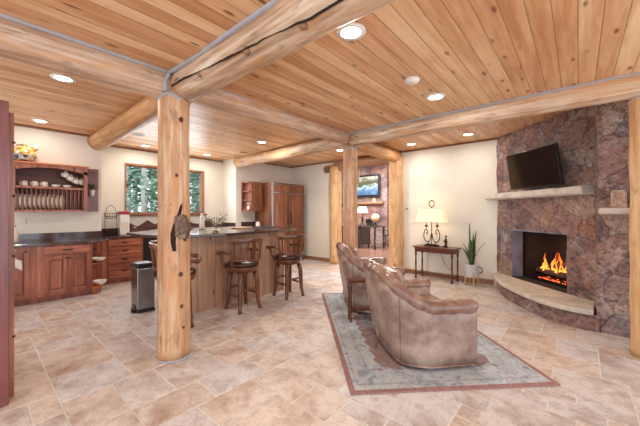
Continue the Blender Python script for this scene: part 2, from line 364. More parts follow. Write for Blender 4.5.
def mk(name, fn, mat, parent=None, smooth=False, bevel=0, world=False, label=None, mats=None, sub=0, seg=2):
    bm = bmesh.new(); fn(bm)
    if world and parent is not None:
        m = Matrix.Identity(4); p = parent; 
        while p: m = rmat(p) @ m if p.parent is None else m; p = p.parent
        bmesh.ops.transform(bm, matrix=m.inverted(), verts=bm.verts)
    bmesh.ops.recalc_face_normals(bm, faces=bm.faces)
    me = bpy.data.meshes.new(name); bm.to_mesh(me); bm.free()
    for x in ([mat] if mat else [])+(mats or []): me.materials.append(M[x])
    if smooth:
        for p in me.polygons: p.use_smooth = True
    o = bpy.data.objects.new(name, me); C.objects.link(o)
    if parent: o.parent = parent
    if bevel:
        b = o.modifiers.new('b', 'BEVEL'); b.width = bevel; b.segments = seg; b.limit_method = 'ANGLE'; b.angle_limit = R(40)
    if sub: s = o.modifiers.new('s', 'SUBSURF'); s.levels = sub; s.render_levels = sub
    if label: o['label'] = label
    return o
def bx(*a): return lambda bm: box(bm, *a)
def bxs(*l): return lambda bm: [box(bm, *a) for a in l]
def tb(*a, **k): return lambda bm: tube(bm, *a, **k)
def la(*a, **k): return lambda bm: lathe(bm, *a, **k)
def tag(o, label, cat, group=None, kind=None):
    o['label'] = label; o['category'] = cat
    if group: o['group'] = group
    if kind: o['kind'] = kind
    return o
def struct(name, fn, mat, **k):
    o = mk(name, fn, mat, **k)
    if o.parent is None: o['kind'] = 'structure'
    return o
def kids(o): return [c for c in bpy.data.objects if c.parent == o]
def dup(o, loc=None, rz=None, label=None, parent=None):
    c = o.copy(); C.objects.link(c)
    if parent is not None: c.parent = parent
    if loc: c.location = loc
    if rz is not None: c.rotation_euler = (0, 0, rz)
    if label: c['label'] = label
    for k in kids(o): dup(k, parent=c)
    return c

# ------------------------------------------------------------------ room shell
WL, WW, YB = -6.69, -7.35, 6.41      # left wall, window wall, back wall
HK, HF = 2.77, 2.66                  # ceiling heights: kitchen side and front room
BY0, BY1 = 1.55, 4.43                # window bay

# floor: one mesh, individually laid stone tiles in a mixed-size pattern over grout
def build_floor():
    cell = .157; X0, Y0 = -7.7, -3.2; nx, ny = 74, 62; used = [[False]*ny for _ in range(nx)]
    bm = bmesh.new(); lay = bm.loops.layers.color.new('tone'); rnd = random.Random(3)
    for i in range(nx):
        for j in range(ny):
            if used[i][j]: continue
            ops = [(3, 3), (3, 2), (2, 3), (2, 2)]; rnd.shuffle(ops); ops += [(2, 1), (1, 2), (1, 1)]
            for a, b in ops:
                if i+a <= nx and j+b <= ny and not any(used[i+p][j+q] for p in range(a) for q in range(b)): break
            for p in range(a):
                for q in range(b): used[i+p][j+q] = True
            g = .0045; x0, x1 = X0+i*cell+g, X0+(i+a)*cell-g; y0, y1 = Y0+j*cell+g, Y0+(j+b)*cell-g
            if y0 > YB: continue
            y1 = min(y1, YB+.06)
            t = (rnd.random(), rnd.random(), rnd.random(), 1); e = .003
            lo = [bm.verts.new(v) for v in ((x0, y0, -.004), (x1, y0, -.004), (x1, y1, -.004), (x0, y1, -.004))]
            hi = [bm.verts.new(v) for v in ((x0+e, y0+e, 0), (x1-e, y0+e, 0), (x1-e, y1-e, 0), (x0+e, y1-e, 0))]
            fs = [bm.faces.new(hi)]+[bm.faces.new((lo[k], lo[(k+1) % 4], hi[(k+1) % 4], hi[k])) for k in range(4)]
            for f in fs:
                for l in f.loops: l[lay] = t
    box(bm, X0, X0+nx*cell, Y0, YB+.08, -.12, -.004, 1)
    me = bpy.data.meshes.new('floor'); bm.to_mesh(me); bm.free(); me.materials.append(M['tile']); me.materials.append(M['grout'])
    o = bpy.data.objects.new('floor', me); C.objects.link(o); o['kind'] = 'structure'
build_floor()
struct('floor_lounge', bx(-11, -2.9, YB+.08, 12.6, -.12, -.002), 'woodfloor')
XR = 3.9
struct('ceiling', bxs((-2.94, XR, -3.2, 4.12, HF, HF+.2)), 'ceil')
struct('ceiling_kitchen', bxs((-7.6, -2.94, -3.2, YB+.1, HK, HK+.2), (-2.94, XR, 4.12, YB+.1, HK, HK+.2)), 'ceil')
struct('ceiling_lounge', bx(-11, -2.4, YB+.1, 12.6, 3.5, 3.6), 'whiteceil')
T = .15
struct('wall_left', bxs((WL-T, WL, -3.2, BY0, 0, HK), (WW-T, WL-T, BY0-T, BY0, 0, HK)), 'plaster')
struct('wall_window', bxs((WW-T, WW, BY0, 2.12, 0, HK), (WW-T, WW, 3.91, BY1, 0, HK), (WW-T, WW, 2.12, 3.91, 0, 1.33), (WW-T, WW, 2.12, 3.91, 2.44, HK)), 'plaster')
struct('wall_pier', bx(WW-T, WL, BY1, BY1+T, 0, HK), 'plaster')
struct('wall_fridge', bx(WL-T, WL, BY1+T, YB, 0, HK), 'plaster')
struct('wall_back', bxs((WL-T, -5.05, YB, YB+T, 0, HK), (-3.09, -1.1, YB, YB+T, 0, HK), (-5.02, -3.08, YB+.03, YB+T-.02, 2.72, 3.5)), 'plaster')
struct('wall_lounge', bxs((-11.1, -11, YB, 12.6, 0, 3.5), (-11, -2.4, 12.6, 12.7, 0, 3.5), (-2.5, -2.4, YB+T, 12.6, 0, 3.5), (-11, -5.02, YB+T, YB+T+.05, 0, 3.5)), 'plaster')
struct('wall_chase', bxs((-1.25, 1.5, 7.0, 7.1, 0, HK), (-1.25, -1.15, YB+T, 7.0, 0, HK)), 'plaster')
struct('baseboard_back', bxs((WL, -5.1, YB-.018, YB, 0, .1), (-3.0, -1.2, YB-.018, YB, 0, .1)), 'base', bevel=.004)
struct('trim_ceiling', bxs((-6.69, -5.02, YB-.02, YB, HK-.035, HK), (-3.1, -1.1, YB-.02, YB, HK-.035, HK), (WL, WL+.02, -.4, BY0, HK-.035, HK), (WW, WW+.02, BY0, BY1, HK-.035, HK), (WL, WL+.02, BY1+T, YB, HK-.035, HK)), 'base')

# window: casing, sill, sash bars, glass
wf = mk('window_1', bxs((WW-.1, WW+.02, 2.12, 2.145, 1.33, 2.44), (WW-.1, WW+.02, 3.84, 3.91, 1.33, 2.44), (WW-.1, WW+.02, 2.145, 3.84, 2.40, 2.44)), 'window'); wf['kind'] = 'structure'
mk('window_sill', bx(WW-.1, WW+.07, 2.08, 3.96, 1.29, 1.335), 'sill', wf, bevel=.006)
mk('sash', bxs((WW-.075, WW-.04, 2.985, 3.035, 1.335, 2.38), (WW-.075, WW-.04, 2.145, 3.84, 1.335, 1.37), (WW-.075, WW-.04, 2.145, 3.84, 2.375, 2.40)), 'window', wf)
mk('pane', bx(WW-.062, WW-.056, 2.145, 3.84, 1.335, 2.38), 'glass', wf)

# ------------------------------------------------------------------ logs
def logpath(a, b, n=26, w=.012, seed=0):
    a, b = Vector(a), Vector(b); o = []
    for i in range(n+1):
        t = i/n; p = a.lerp(b, t)
        p += Vector((noise.noise(Vector((t*3, seed, 0))), noise.noise(Vector((t*3, seed, 5))), noise.noise(Vector((t*3, seed, 9)))))*w
        o.append(p)
    return o
def logobj(name, label, cat, a, b, r0, r1, mat, seed=0, n=26, noi=.07, chink=None, group=None):
    rt = root(name, label, cat, tuple(a) if name.endswith('post') else tuple((Vector(a)+Vector(b))/2), group=group)
    p = logpath(a, b, n, .02 if noi else 0, seed); rr = [r0+(r1-r0)*i/n for i in range(n+1)]
    mk('trunk', tb(p, rr, 28, noi=noi, seed=seed), mat, rt, True, world=True)
    if chink:
        mk('chinking', chink, 'chink', rt, world=True)
    return rt
ch = lambda pts, r=.016: tb(pts, r, 8)
bA = logobj('ceiling_beam', 'log beam running from the left edge to the front kitchen post', 'beam', (-2.94, -3.1, 2.57), (-2.94, 1.24, 2.57), .14, .13, 'logy', 1, chink=ch([(-2.82, -3.1, HF-.004), (-2.825, -1, HF-.004), (-2.83, 1.18, HF-.004)], .02))
bC = logobj('ceiling_beam', 'log beam between the front kitchen post and the middle post behind the armchairs', 'beam', (-2.94, 1.28, 2.62), (-2.94, 4.1, 2.62), .13, .115, 'logy', 2, chink=ch([(-2.83, 1.45, HF-.004), (-2.84, 2.6, HF-.004), (-2.85, 4.0, HF-.004)], .015))
bE = logobj('ceiling_beam', 'golden log beam from the middle post back to the doorway post', 'beam', (-3.0, 4.2, 2.63), (-3.17, 6.38, 2.63), .13, .14, 'loggold', 3)
bB = logobj('ceiling_beam', 'large log beam crossing overhead with a long dark crack', 'beam', (-2.9, 1.32, 2.575), (3.8, 1.30, 2.575), .142, .15, 'log', 4, n=40, chink=ch([(-2.82, 1.17, HF-.004), (-2.3, 1.2, HF-.004), (-2.1, 1.19, HF-.004), (0, 1.2, HF-.004), (3.8, 1.18, HF-.004)], .02))
def crack(bm):
    pts = []; up = []
    for i in range(60):
        x = -2.8+i*(2.9/59); k = 1.017+(x+2.8)/2.9*.19+.022*noise.noise(Vector((x*3, 0, 0)))+.014*noise.noise(Vector((x*11, 4, 0)))
        # first hit of the sight line p = k*dz on the log's surface
        yc, zc, r = 1.32, 1.195, .15; n2 = 1+k*k; b = (k*yc+zc)/n2; disc = b*b-(yc*yc+zc*zc-r*r)/n2
        d = b-math.sqrt(max(disc, 0)); pts.append((x, k*d-.0, d+1.38))
    w = [.003+.008*abs(math.sin(i*.19+1))*(.6+.4*noise.noise(Vector((i*.7, 3, 0)))) for i in range(60)]
    tube(bm, pts, w, 5)
mk('crack', crack, 'crack', bB, world=True)
for x_, y_, z_, q in ((-1.72, 1.225, 2.485, .03), (-2.35, 1.215, 2.50, .018), (-1.2, 1.25, 2.455, .022)): mk('knot', lambda bm: ball(bm, (x_, y_, z_), q, 2, (1.3, 1, 1), .4), 'logdark', bB, True, world=True)
bD = logobj('ceiling_beam', 'long log beam in front of the stone fireplace', 'beam', (-2.85, 4.12, 2.6), (3.8, 4.12, 2.6), .125, .15, 'log', 5, n=40, chink=ch([(-2.85, 3.98, HF-.004), (0, 3.985, HF-.004), (3.8, 3.97, HF-.004)], .018))
bG = logobj('ceiling_beam', 'golden log beam ending at the wall above the plate rack', 'beam', (-3.05, 1.42, 2.67), (-6.68, 1.5, 2.67), .13, .155, 'loggoldx', 6)
bF = logobj('ceiling_beam', 'weathered grey log beam crossing the kitchen toward the refrigerator', 'beam', (-3.05, 4.3, 2.65), (-6.68, 4.48, 2.65), .12, .135, 'log', 7)
bH = logobj('door_header_beam', 'log header over the open doorway, coloured dark for shade', 'beam', (-4.95, YB+.02, 2.64), (-3.15, YB+.02, 2.64), .12, .12, 'logdark', 8)  # shade on the header is painted in with the darker brown wood
bI = logobj('ceiling_beam', 'brown log beam in the room beyond the doorway', 'beam', (-4.45, YB+.2, 2.62), (-7.4, 11.0, 2.75), .12, .12, 'logdark', 9)
struct('trim_step', bxs((-2.97, -2.90, -3.2, 4.12, HF-.05, HK+.02), (-2.97, XR, 4.09, 4.16, HF-.05, HK+.02)), 'ceil')

def post(label, x, y, r0, r1, mat, seed, knots=True, top=2.5, group=None):
    rt = root('log_post', label, 'post', (x, y, 0), group=group)
    N = 30; p = [(x+.012*noise.noise(Vector((i*.2, seed, 0))), y, top*i/N) for i in range(N+1)]
    mk('trunk', tb(p, [r0+(r1-r0)*i/N for i in range(N+1)], 32, noi=.05, seed=seed), mat, rt, True, world=True)
    return rt
p1 = post('thick front log post with a dark burl, between kitchen and sitting area', -2.94, 1.26, .145, .136, 'post', 11, top=2.52)
p2 = post('middle log post rising behind the leather armchairs', -2.94, 4.2, .128, .12, 'post', 12, top=2.55)
p3 = post('golden log post at the right edge beside the fireplace', .535, 4.2, .15, .155, 'postgold', 13, top=2.55)
p4 = post('golden log post on the right side of the doorway', -3.17, 6.36, .165, .16, 'postgold', 14, top=2.64)
p5 = post('golden log post on the left side of the doorway', -4.96, 6.4, .16, .16, 'postgold', 15, top=2.6)
mk('corbel', tb([(-5.3, 6.4, 2.56), (-4.75, 6.4, 2.56)], .1, 14, noi=.06), 'logdark', p5, True, world=True, label='short log corbel, coloured dark for shade')  # same shade colour as the header it belongs to
for (rt, x, y, r) in ((p1, -2.94, 1.26, .139), (p2, -2.94, 4.2, .125), (p3, .535, 4.2, .155)):
    mk('chinking', tb([(x+math.cos(a)*r*.985, y+math.sin(a)*r*.985, 2.475-.035*abs(math.cos(2*a))) for a in [2*PI*k/24 for k in range(24)]], .014, 6, closed=True), 'chink', rt, world=True)
mk('corner_chinking', tb([(-2.80, 1.155, 2.63), (-2.815, 1.13, 2.56), (-2.82, 1.13, 2.47)], [.016, .018, .02], 8), 'chink', p1, world=True)
mk('foot_chinking', tb([(-2.94+math.cos(a)*.148, 1.26+math.sin(a)*.148, .006) for a in [2*PI*k/24 for k in range(24)]], .012, 6, closed=True), 'chink', p1, world=True)
# burl, scar and knots on the front post: placed by height and compass angle round the trunk
def onpost(deg, z, r=.143): a = R(deg); return Vector((-2.94+r*math.cos(a), 1.26+r*math.sin(a), z))
def burl(bm):
    for dg, z, s in ((-4, 1.31, .05), (4, 1.26, .07), (14, 1.22, .078), (-4, 1.19, .05), (12, 1.16, .05), (12, 1.31, .05), (22, 1.26, .055)):
        p = onpost(dg, z, .125); ball(bm, p, s, 2, (1, 1, 1.1), .5)
mk('burl', burl, 'burl', p1, True, world=True, label='dark lumpy burl')
def scar(bm):
    P = [(-24, 1.02), (-28, 1.10), (-27, 1.18), (-19, 1.26), (-10, 1.33), (-2, 1.42), (5, 1.50)]
    for d in (0, 4): tube(bm, [onpost(a+d, z, .137) for a, z in P], [.012, .018, .022, .02, .016, .012, .006], 8)
mk('scar', scar, 'crack', p1, True, world=True)
for dg, z, q in ((0, .80, .02), (4, .50, .016), (10, .30, .014), (2, 2.24, .02), (-14, 1.72, .014), (-34, 1.45, .008)):
    mk('knot', lambda bm: ball(bm, onpost(dg, z, .14), q, 2, (1, 1, 1.2), .3), 'knotbrown', p1, True, world=True)

# ------------------------------------------------------------------ recessed lights
def downlight(x, y, H, label, e=16):
    rt = root('recessed_light', label, 'ceiling light', (x, y, H), group=None)
    mk('trim_ring', la([(.072, 0), (.105, 0), (.105, -.008), (.072, -.012)], n=28, cap=False), 'trimwhite', rt, True)
    mk('bulb_face', la([(.001, -.004), (.074, -.006)], n=28, cap=False), 'lamp', rt)
    l = bpy.data.lights.new('downlight', 'AREA'); l.shape = 'DISK'; l.size = .15; l.energy = e; l.color = (1, .93, .84)
    o = bpy.data.objects.new('downlight', l); C.objects.link(o); o.location = (0, 0, -.02); o.parent = rt
for x, y, H, lb in ((-4.04, .61, HK, 'bright recessed light near the left beam over the kitchen floor'), (-6.2, .67, HK, 'recessed light above the plate rack'),
                    (-6.85, 2.35, HK, 'recessed light in front of the window, left of the front post'), (-6.8, 3.7, HK, 'recessed light above the right end of the window'),
                    (-4.75, 3.74, HK, 'recessed light above the bar, near the grey beam'), (-1.22, 1.75, HF, 'largest recessed light beside the cracked beam'),
                    (-1.2, 3.35, HF, 'recessed light in the sitting area next to the smoke detector'), (-1.48, 5.76, HK, 'recessed light close to the fireplace behind the long beam'),
                    (-2.58, 5.84, HK, 'recessed light above the table lamp'), (-4.04, 5.37, HK, 'small recessed light near the middle post')):
    downlight(x, y, H, lb, 4 if x < -6 and y < 1 else 6 if x < -6 or y > 5.5 else 24 if y > 3.6 and H == HK else 12)
t = root('smoke_detector', 'small round white smoke detector on the pine ceiling', 'smoke detector', (-1.21, 2.76, HF))
mk('body', la([(.07, 0), (.07, -.02), (.055, -.035), (.001, -.037)], n=24), 'trimwhite', t, True); mk('grille', la([(.03, -.036), (.03, -.04), (.001, -.041)], n=16), 'cream', t)
t = root('ceiling_speaker', 'round flush ceiling speaker next to the left golden beam', 'speaker', (-5.95, 1.94, HK))
mk('ring', la([(.10, 0), (.115, 0), (.115, -.006), (.1, -.008)], n=24, cap=False), 'cream', t); mk('grille', la([(.001, -.005), (.1, -.005)], n=24, cap=False), 'base', t)
t = root('ceiling_speaker', 'round flush ceiling speaker on the pine ceiling beside the grey beam', 'speaker', (-5.856, 4.094, 2.77))
mk('ring', la([(.10, 0), (.115, 0), (.115, -.006), (.1, -.008)], n=24, cap=False), 'cream', t); mk('grille', la([(.001, -.005), (.1, -.005)], n=24, cap=False), 'base', t)

# ------------------------------------------------------------------ fireplace
A = Vector((-1.149, 6.41, 0)); Bp = Vector((.60, 4.661, 0)); du = (Bp-A).normalized(); nn = Vector((-.7071, -.7071, 0)); Lf = (Bp-A).length
fp = root('fireplace', 'corner fireplace of purple and rust fieldstone with a recessed firebox', 'fireplace', (-.5, 5.9, 0))
def FW(s, d, z): return A+du*s+nn*d+Vector((0, 0, z))
S0, S1, Z0, Z1 = .395, 1.463, .255, 1.06
def rockgrid(bm, P, us, vs, skip=None, amp=.022, edge=None):
    g = {}
    for i, u in enumerate(us):
        for j, v in enumerate(vs):
            p, nrm = P(u, v); q = noise.noise(p*3.1)*amp+noise.noise(p*9)*amp*.5
            g[i, j] = bm.verts.new(p+nrm*q)
    for i in range(len(us)-1):
        for j in range(len(vs)-1):
            if skip and skip((us[i]+us[i+1])/2, (vs[j]+vs[j+1])/2): continue
            bm.faces.new((g[i, j], g[i+1, j], g[i+1, j+1], g[i, j+1]))
def lin(a, b, st): n = max(1, round((b-a)/st)); return [a+(b-a)*i/n for i in range(n+1)]
def front(bm):
    us = lin(0, S0, .05)+lin(S0, S1, .05)[1:]+lin(S1, Lf, .05)[1:]; vs = lin(0, Z0, .05)+lin(Z0, Z1, .05)[1:]+lin(Z1, HK, .05)[1:]
    rockgrid(bm, lambda u, v: (FW(u, 0, v), nn), us, vs, lambda u, v: S0 < u < S1 and Z0 < v < Z1)
    rockgrid(bm, lambda u, v: (FW(0, -u, v), -du), lin(0, .3, .06), lin(0, HK, .06), amp=.01)
mk('stone_face', front, 'stone', fp, True, world=True)
SX, SY = .166, 4.69
def side(bm):
    d2, c = 5.12-SY, .02
    def P(u, v):
        if u < d2-c: return Vector((SX, 5.12-u, v)), Vector((-1, 0, 0))
        if u > d2+c: return Vector((SX+u-d2, SY, v)), Vector((0, -1, 0))
        return Vector((SX+.004, SY+.004, v)), Vector((-.7, -.7, 0))
    rockgrid(bm, P, lin(0, d2, .05)[:-1]+[d2]+lin(d2, d2+1.12, .05)[1:], lin(0, HK, .05), amp=.018)
mk('stone_wing', side, 'stone', fp, True, world=True)
def jamb(bm):
    def q(s, d0, d1, z0, z1, w=.012):
        pts = [FW(s, -d0, z0), FW(s, -d1, z0), FW(s, -d1, z1), FW(s, -d0, z1)]
        o = du*(w if s < 1 else -w); a = [bm.verts.new(p-o) for p in pts]; b = [bm.verts.new(p) for p in pts]
        bm.faces.new(a[::-1]); bm.faces.new(b)
        for i in range(4): bm.faces.new((a[i], a[(i+1) % 4], b[(i+1) % 4], b[i]))
    q(S0, .004, .2, Z0, Z1); q(S1, .004, .2, Z0, Z1)
    pts = [FW(S0, .005, Z1), FW(S1, .005, Z1), FW(S1, -.2, Z1), FW(S0, -.2, Z1)]
    a = [bm.verts.new(p) for p in pts]; b = [bm.verts.new(p+Vector((0, 0, .02))) for p in pts]; bm.faces.new(a); bm.faces.new(b[::-1])
    for i in range(4): bm.faces.new((a[i], a[(i+1) % 4], b[(i+1) % 4], b[i]))
mk('jamb', jamb, 'jamb', fp, world=True, label='grey slate jamb')
def fbox(s0, s1, d0, d1, z0, z1):
    def f(bm):
        a = [bm.verts.new(FW(s, d, z)) for s, d, z in ((s0,d0,z0),(s1,d0,z0),(s1,d1,z0),(s0,d1,z0),(s0,d0,z1),(s1,d0,z1),(s1,d1,z1),(s0,d1,z1))]
        for q in ((0,3,2,1),(4,5,6,7),(0,1,5,4),(1,2,6,5),(2,3,7,6),(3,0,4,7)): bm.faces.new([a[i] for i in q])
    return f
def firebox(bm):
    def quad(*p): bm.faces.new([bm.verts.new(x) for x in p])
    a, b, d0, d1 = S0+.0, S1-.0, -.2, -.62
    quad(FW(a, d0, Z0), FW(a+.12, d1, Z0), FW(a+.12, d1, Z1), FW(a, d0, Z1)); quad(FW(b, d0, Z0), FW(b-.12, d1, Z0), FW(b-.12, d1, Z1), FW(b, d0, Z1))
    quad(FW(a+.12, d1, Z0), FW(b-.12, d1, Z0), FW(b-.12, d1, Z1), FW(a+.12, d1, Z1)); quad(FW(a, d0, Z1), FW(b, d0, Z1), FW(b-.12, d1, Z1), FW(a+.12, d1, Z1))
    fbox(S0, S1, d1, .012, .15, .258)(bm)
mk('firebox', firebox, 'firebrick', fp, world=True)
def metal(bm):
    fbox(S0+.01, S0+.04, -.2, -.22, Z0, Z1)(bm); fbox(S0+.04, S1-.04, -.2, -.22, Z1-.05, Z1)(bm); fbox(S1-.04, S1-.01, -.2, -.22, Z0, Z1)(bm); fbox(S0+.04, S1-.04, -.2, -.225, Z0, Z0+.05)(bm)
mk('metal_frame', metal, 'black', fp, world=True)
# mantel slab, rough edged
def mantel(bm):
    us = lin(-.07, 1.86, .06); prof = lambda u: .19+.012*noise.noise(Vector((u*6, 1, 0)))
    L = [[bm.verts.new(FW(u, d, z+.006*noise.noise(Vector((u*5, d, z*20))))) for d, z in ((-.03, 1.60), (prof(u)-.02, 1.605), (prof(u), 1.63), (prof(u)-.005, 1.70), (prof(u)-.02, 1.712), (-.03, 1.712))] for u in us]
    for a, b in zip(L, L[1:]):
        for k in range(6): bm.faces.new((a[k], a[(k+1) % 6], b[(k+1) % 6], b[k]))
    bm.faces.new(L[0]); bm.faces.new(L[-1][::-1])
mk('mantel_shelf', mantel, 'slab', fp, world=True, label='pale rough-edged stone mantel')
def wedge(bm): prism(bm, [(.175, 4.73), (.175, 4.52), (.21, 4.49), (1.0, 4.47), (1.0, 4.73)], 1.355, 1.425)
mk('side_shelf', wedge, 'slab', fp, world=True, bevel=.02, label='pale stone side shelf')
# hearth
hp = [(-1.16, 6.38), (-1.14, 6.2), (-1.06, 5.93), (-.90, 5.56), (-.68, 5.21), (-.46, 4.93), (-.26, 4.75), (-.05, 4.665), (.165, 4.64)]
def smooth(p, n=4):
    o = []
    for i in range(len(p)-1):
        p0, p1_, p2_, p3_ = [Vector(p[max(0, min(len(p)-1, i+k))]) for k in (-1, 0, 1, 2)]
        for j in range(n):
            t = j/n; o.append(tuple(.5*((2*p1_)+(p2_-p0)*t+(2*p0-5*p1_+4*p2_-p3_)*t*t+(3*p1_-p0-3*p2_+p3_)*t**3)))
    o.append(tuple(p[-1])); return o
hs = smooth(hp)
def hearthbase(bm):
    zs = lin(0, .2, .05); L = []
    for i, (x, y) in enumerate(hs):
        L.append([bm.verts.new((x+.012*noise.noise(Vector((x*5, y*5, z*8)))+.02, y+.012*noise.noise(Vector((x*5, y*5, z*8+4)))+.02, z)) for z in zs])
    for a, b in zip(L, L[1:]):
        for k in range(len(zs)-1): bm.faces.new((a[k], b[k], b[k+1], a[k+1]))
mk('hearth_base', hearthbase, 'stone', fp, True, world=True)
def hearthslab(bm):
    pts = [(x-.03 if i else x, y-.03 if i < len(hs)-1 else y) for i, (x, y) in enumerate(hs)]+[(.17, 5.1), (-1.14, 6.41)]
    prism(bm, pts, .195, .252)
mk('hearth_slab', hearthslab, 'slab', fp, world=True, bevel=.012, label='pale curved sandstone hearth slab')
# fire
fc = FW(.84, -.40, Z0)
g = root('log_grate', 'black iron grate holding the burning logs', 'fire grate', tuple(fc), rz=R(-45))
mk('bars', lambda bm: [tube(bm, [(x, -.12, .10), (x, .12, .07), (x, .14, .14)], .009, 6) for x in [-.3+i*.1 for i in range(7)]], 'black', g)
mk('rail', lambda bm: (tube(bm, [(-.32, -.08, .06), (.32, -.08, .06)], .01, 6), tube(bm, [(-.32, .08, .06), (.32, .08, .06)], .01, 6), [tube(bm, [(x, y, .004), (x, y, .06)], .01, 6) for x in (-.28, .28) for y in (-.08, .08)]), 'black', g)
for i, (x0, y0, z0, x1, y1, z1, r, lb) in enumerate(((-.30, -.04, .15, .28, -.06, .15, .05, 'thick burning log at the front of the fire'), (-.26, .08, .15, .30, .06, .16, .05, 'thick burning log at the back of the fire'), (-.22, 0, .22, .2, .02, .26, .042, 'upper log tilting to the right in the fire'), (-.05, -.05, .24, .27, .08, .34, .035, 'thin log on top of the burning pile'))):
    lg = root('firewood_log', lb, 'log', tuple(fc), rz=R(-45)); mk('bark', tb([Vector((x0, y0, z0)).lerp(Vector((x1, y1, z1)), k/8) for k in range(9)], r, 12, noi=.25, seed=i), 'bark', lg, True)
    mk('cut_end', tb([(x0-.003, y0, z0), (x0+.004, y0, z0)], r*.8, 10), 'palewood', lg)
def flames(bm):
    rnd = random.Random(5)
    for i in range(24):
        x = rnd.uniform(-.2, .26); y = rnd.uniform(-.1, .06); h = rnd.uniform(.1, .4)*(1-abs(x-.05)*1.8); w = rnd.uniform(.007, .02); p = []; r = []
        for k in range(8):
            t = k/7; p.append((x+.03*math.sin(t*5+i)*t, y+.02*math.cos(t*4+i)*t, .16+h*t)); r.append(max(.001, w*math.sin(PI*min(1, t*.8+.22))))
        tube(bm, p, r, 6)
fl = mk('flame', flames, 'flame', None, True); fl.location = fc; fl.rotation_euler = (0, 0, R(-45)); tag(fl, 'orange flames rising from the logs in the firebox', 'fire', kind='stuff')
def emb(bm):
    rnd = random.Random(8)
    for i in range(60): ball(bm, (rnd.uniform(-.3, .3), rnd.uniform(-.12, .12), .012), rnd.uniform(.01, .022), 1)
em = mk('embers', emb, 'ember', None); em.location = fc; em.rotation_euler = (0, 0, R(-45)); tag(em, 'red glowing embers under the grate', 'embers', kind='stuff')
fl_ = bpy.data.lights.new('fire_light', 'POINT'); fl_.energy = 3; fl_.color = (1, .42, .12); fl_.shadow_soft_size = .12
o = bpy.data.objects.new('fire_light', fl_); C.objects.link(o); o.location = FW(.95, -.3, .75)

# tv on the stone
tvc = Vector((-.54, 5.50, 2.03)); tv = root('television', 'black flat-screen television tilted down above the stone mantel', 'television', tuple(tvc), rot=(R(9), 0, R(-45)))
mk('casing', bx(-.485, .485, 0.0, .035, -.287, .287), 'blackplastic', tv, bevel=.006)
mk('screen', bx(-.47, .47, -.004, .001, -.268, .275), 'screen', tv)
mk('wall_mount', bxs((-.12, .12, .04, .2, -.08, .08), (-.2, .2, .17, .2, -.14, .14)), 'black', tv)
# candle log on side shelf
cd = root('bark_candle', 'thick bark-covered candle on the stone side shelf', 'candle', (.335, 4.58, 1.425))
mk('wax', la([(.055, 0), (.058, .1), (.055, .19), (.04, .192), (.03, .182), (.001, .18)], n=18), 'slab', cd, True)
mk('bark', la([(.06, .0), (.066, .04), (.061, .1), (.065, .17), (.058, .18)], n=18, cap=False), 'birch', cd, True)
mk('wick', tb([(0, 0, .18), (.003, 0, .205)], .003, 5), 'black', cd)

# ------------------------------------------------------------------ rug and armchairs
rc = Vector((-.127-.985-.57, 3.06+.985-.61, 0))
rug = root('area_rug', 'worn blue-grey oriental rug with a rose border under the armchairs', 'rug', (-1.685, 3.435, .0), rz=R(45))
def rugf(hx, hy, z0, z1): return bx(-hx, hx, -hy, hy, z0, z1)
mk('field', rugf(.80, 1.355, .001, .012), 'rug', rug)
mk('border', bxs((-.84, .84, -1.395, -1.355, .001, .013), (-.84, .84, 1.355, 1.395, .001, .013), (-.84, -.80, -1.355, 1.355, .001, .013), (.80, .84, -1.355, 1.355, .001, .013)), 'rugedge', rug, label='dusty rose border')

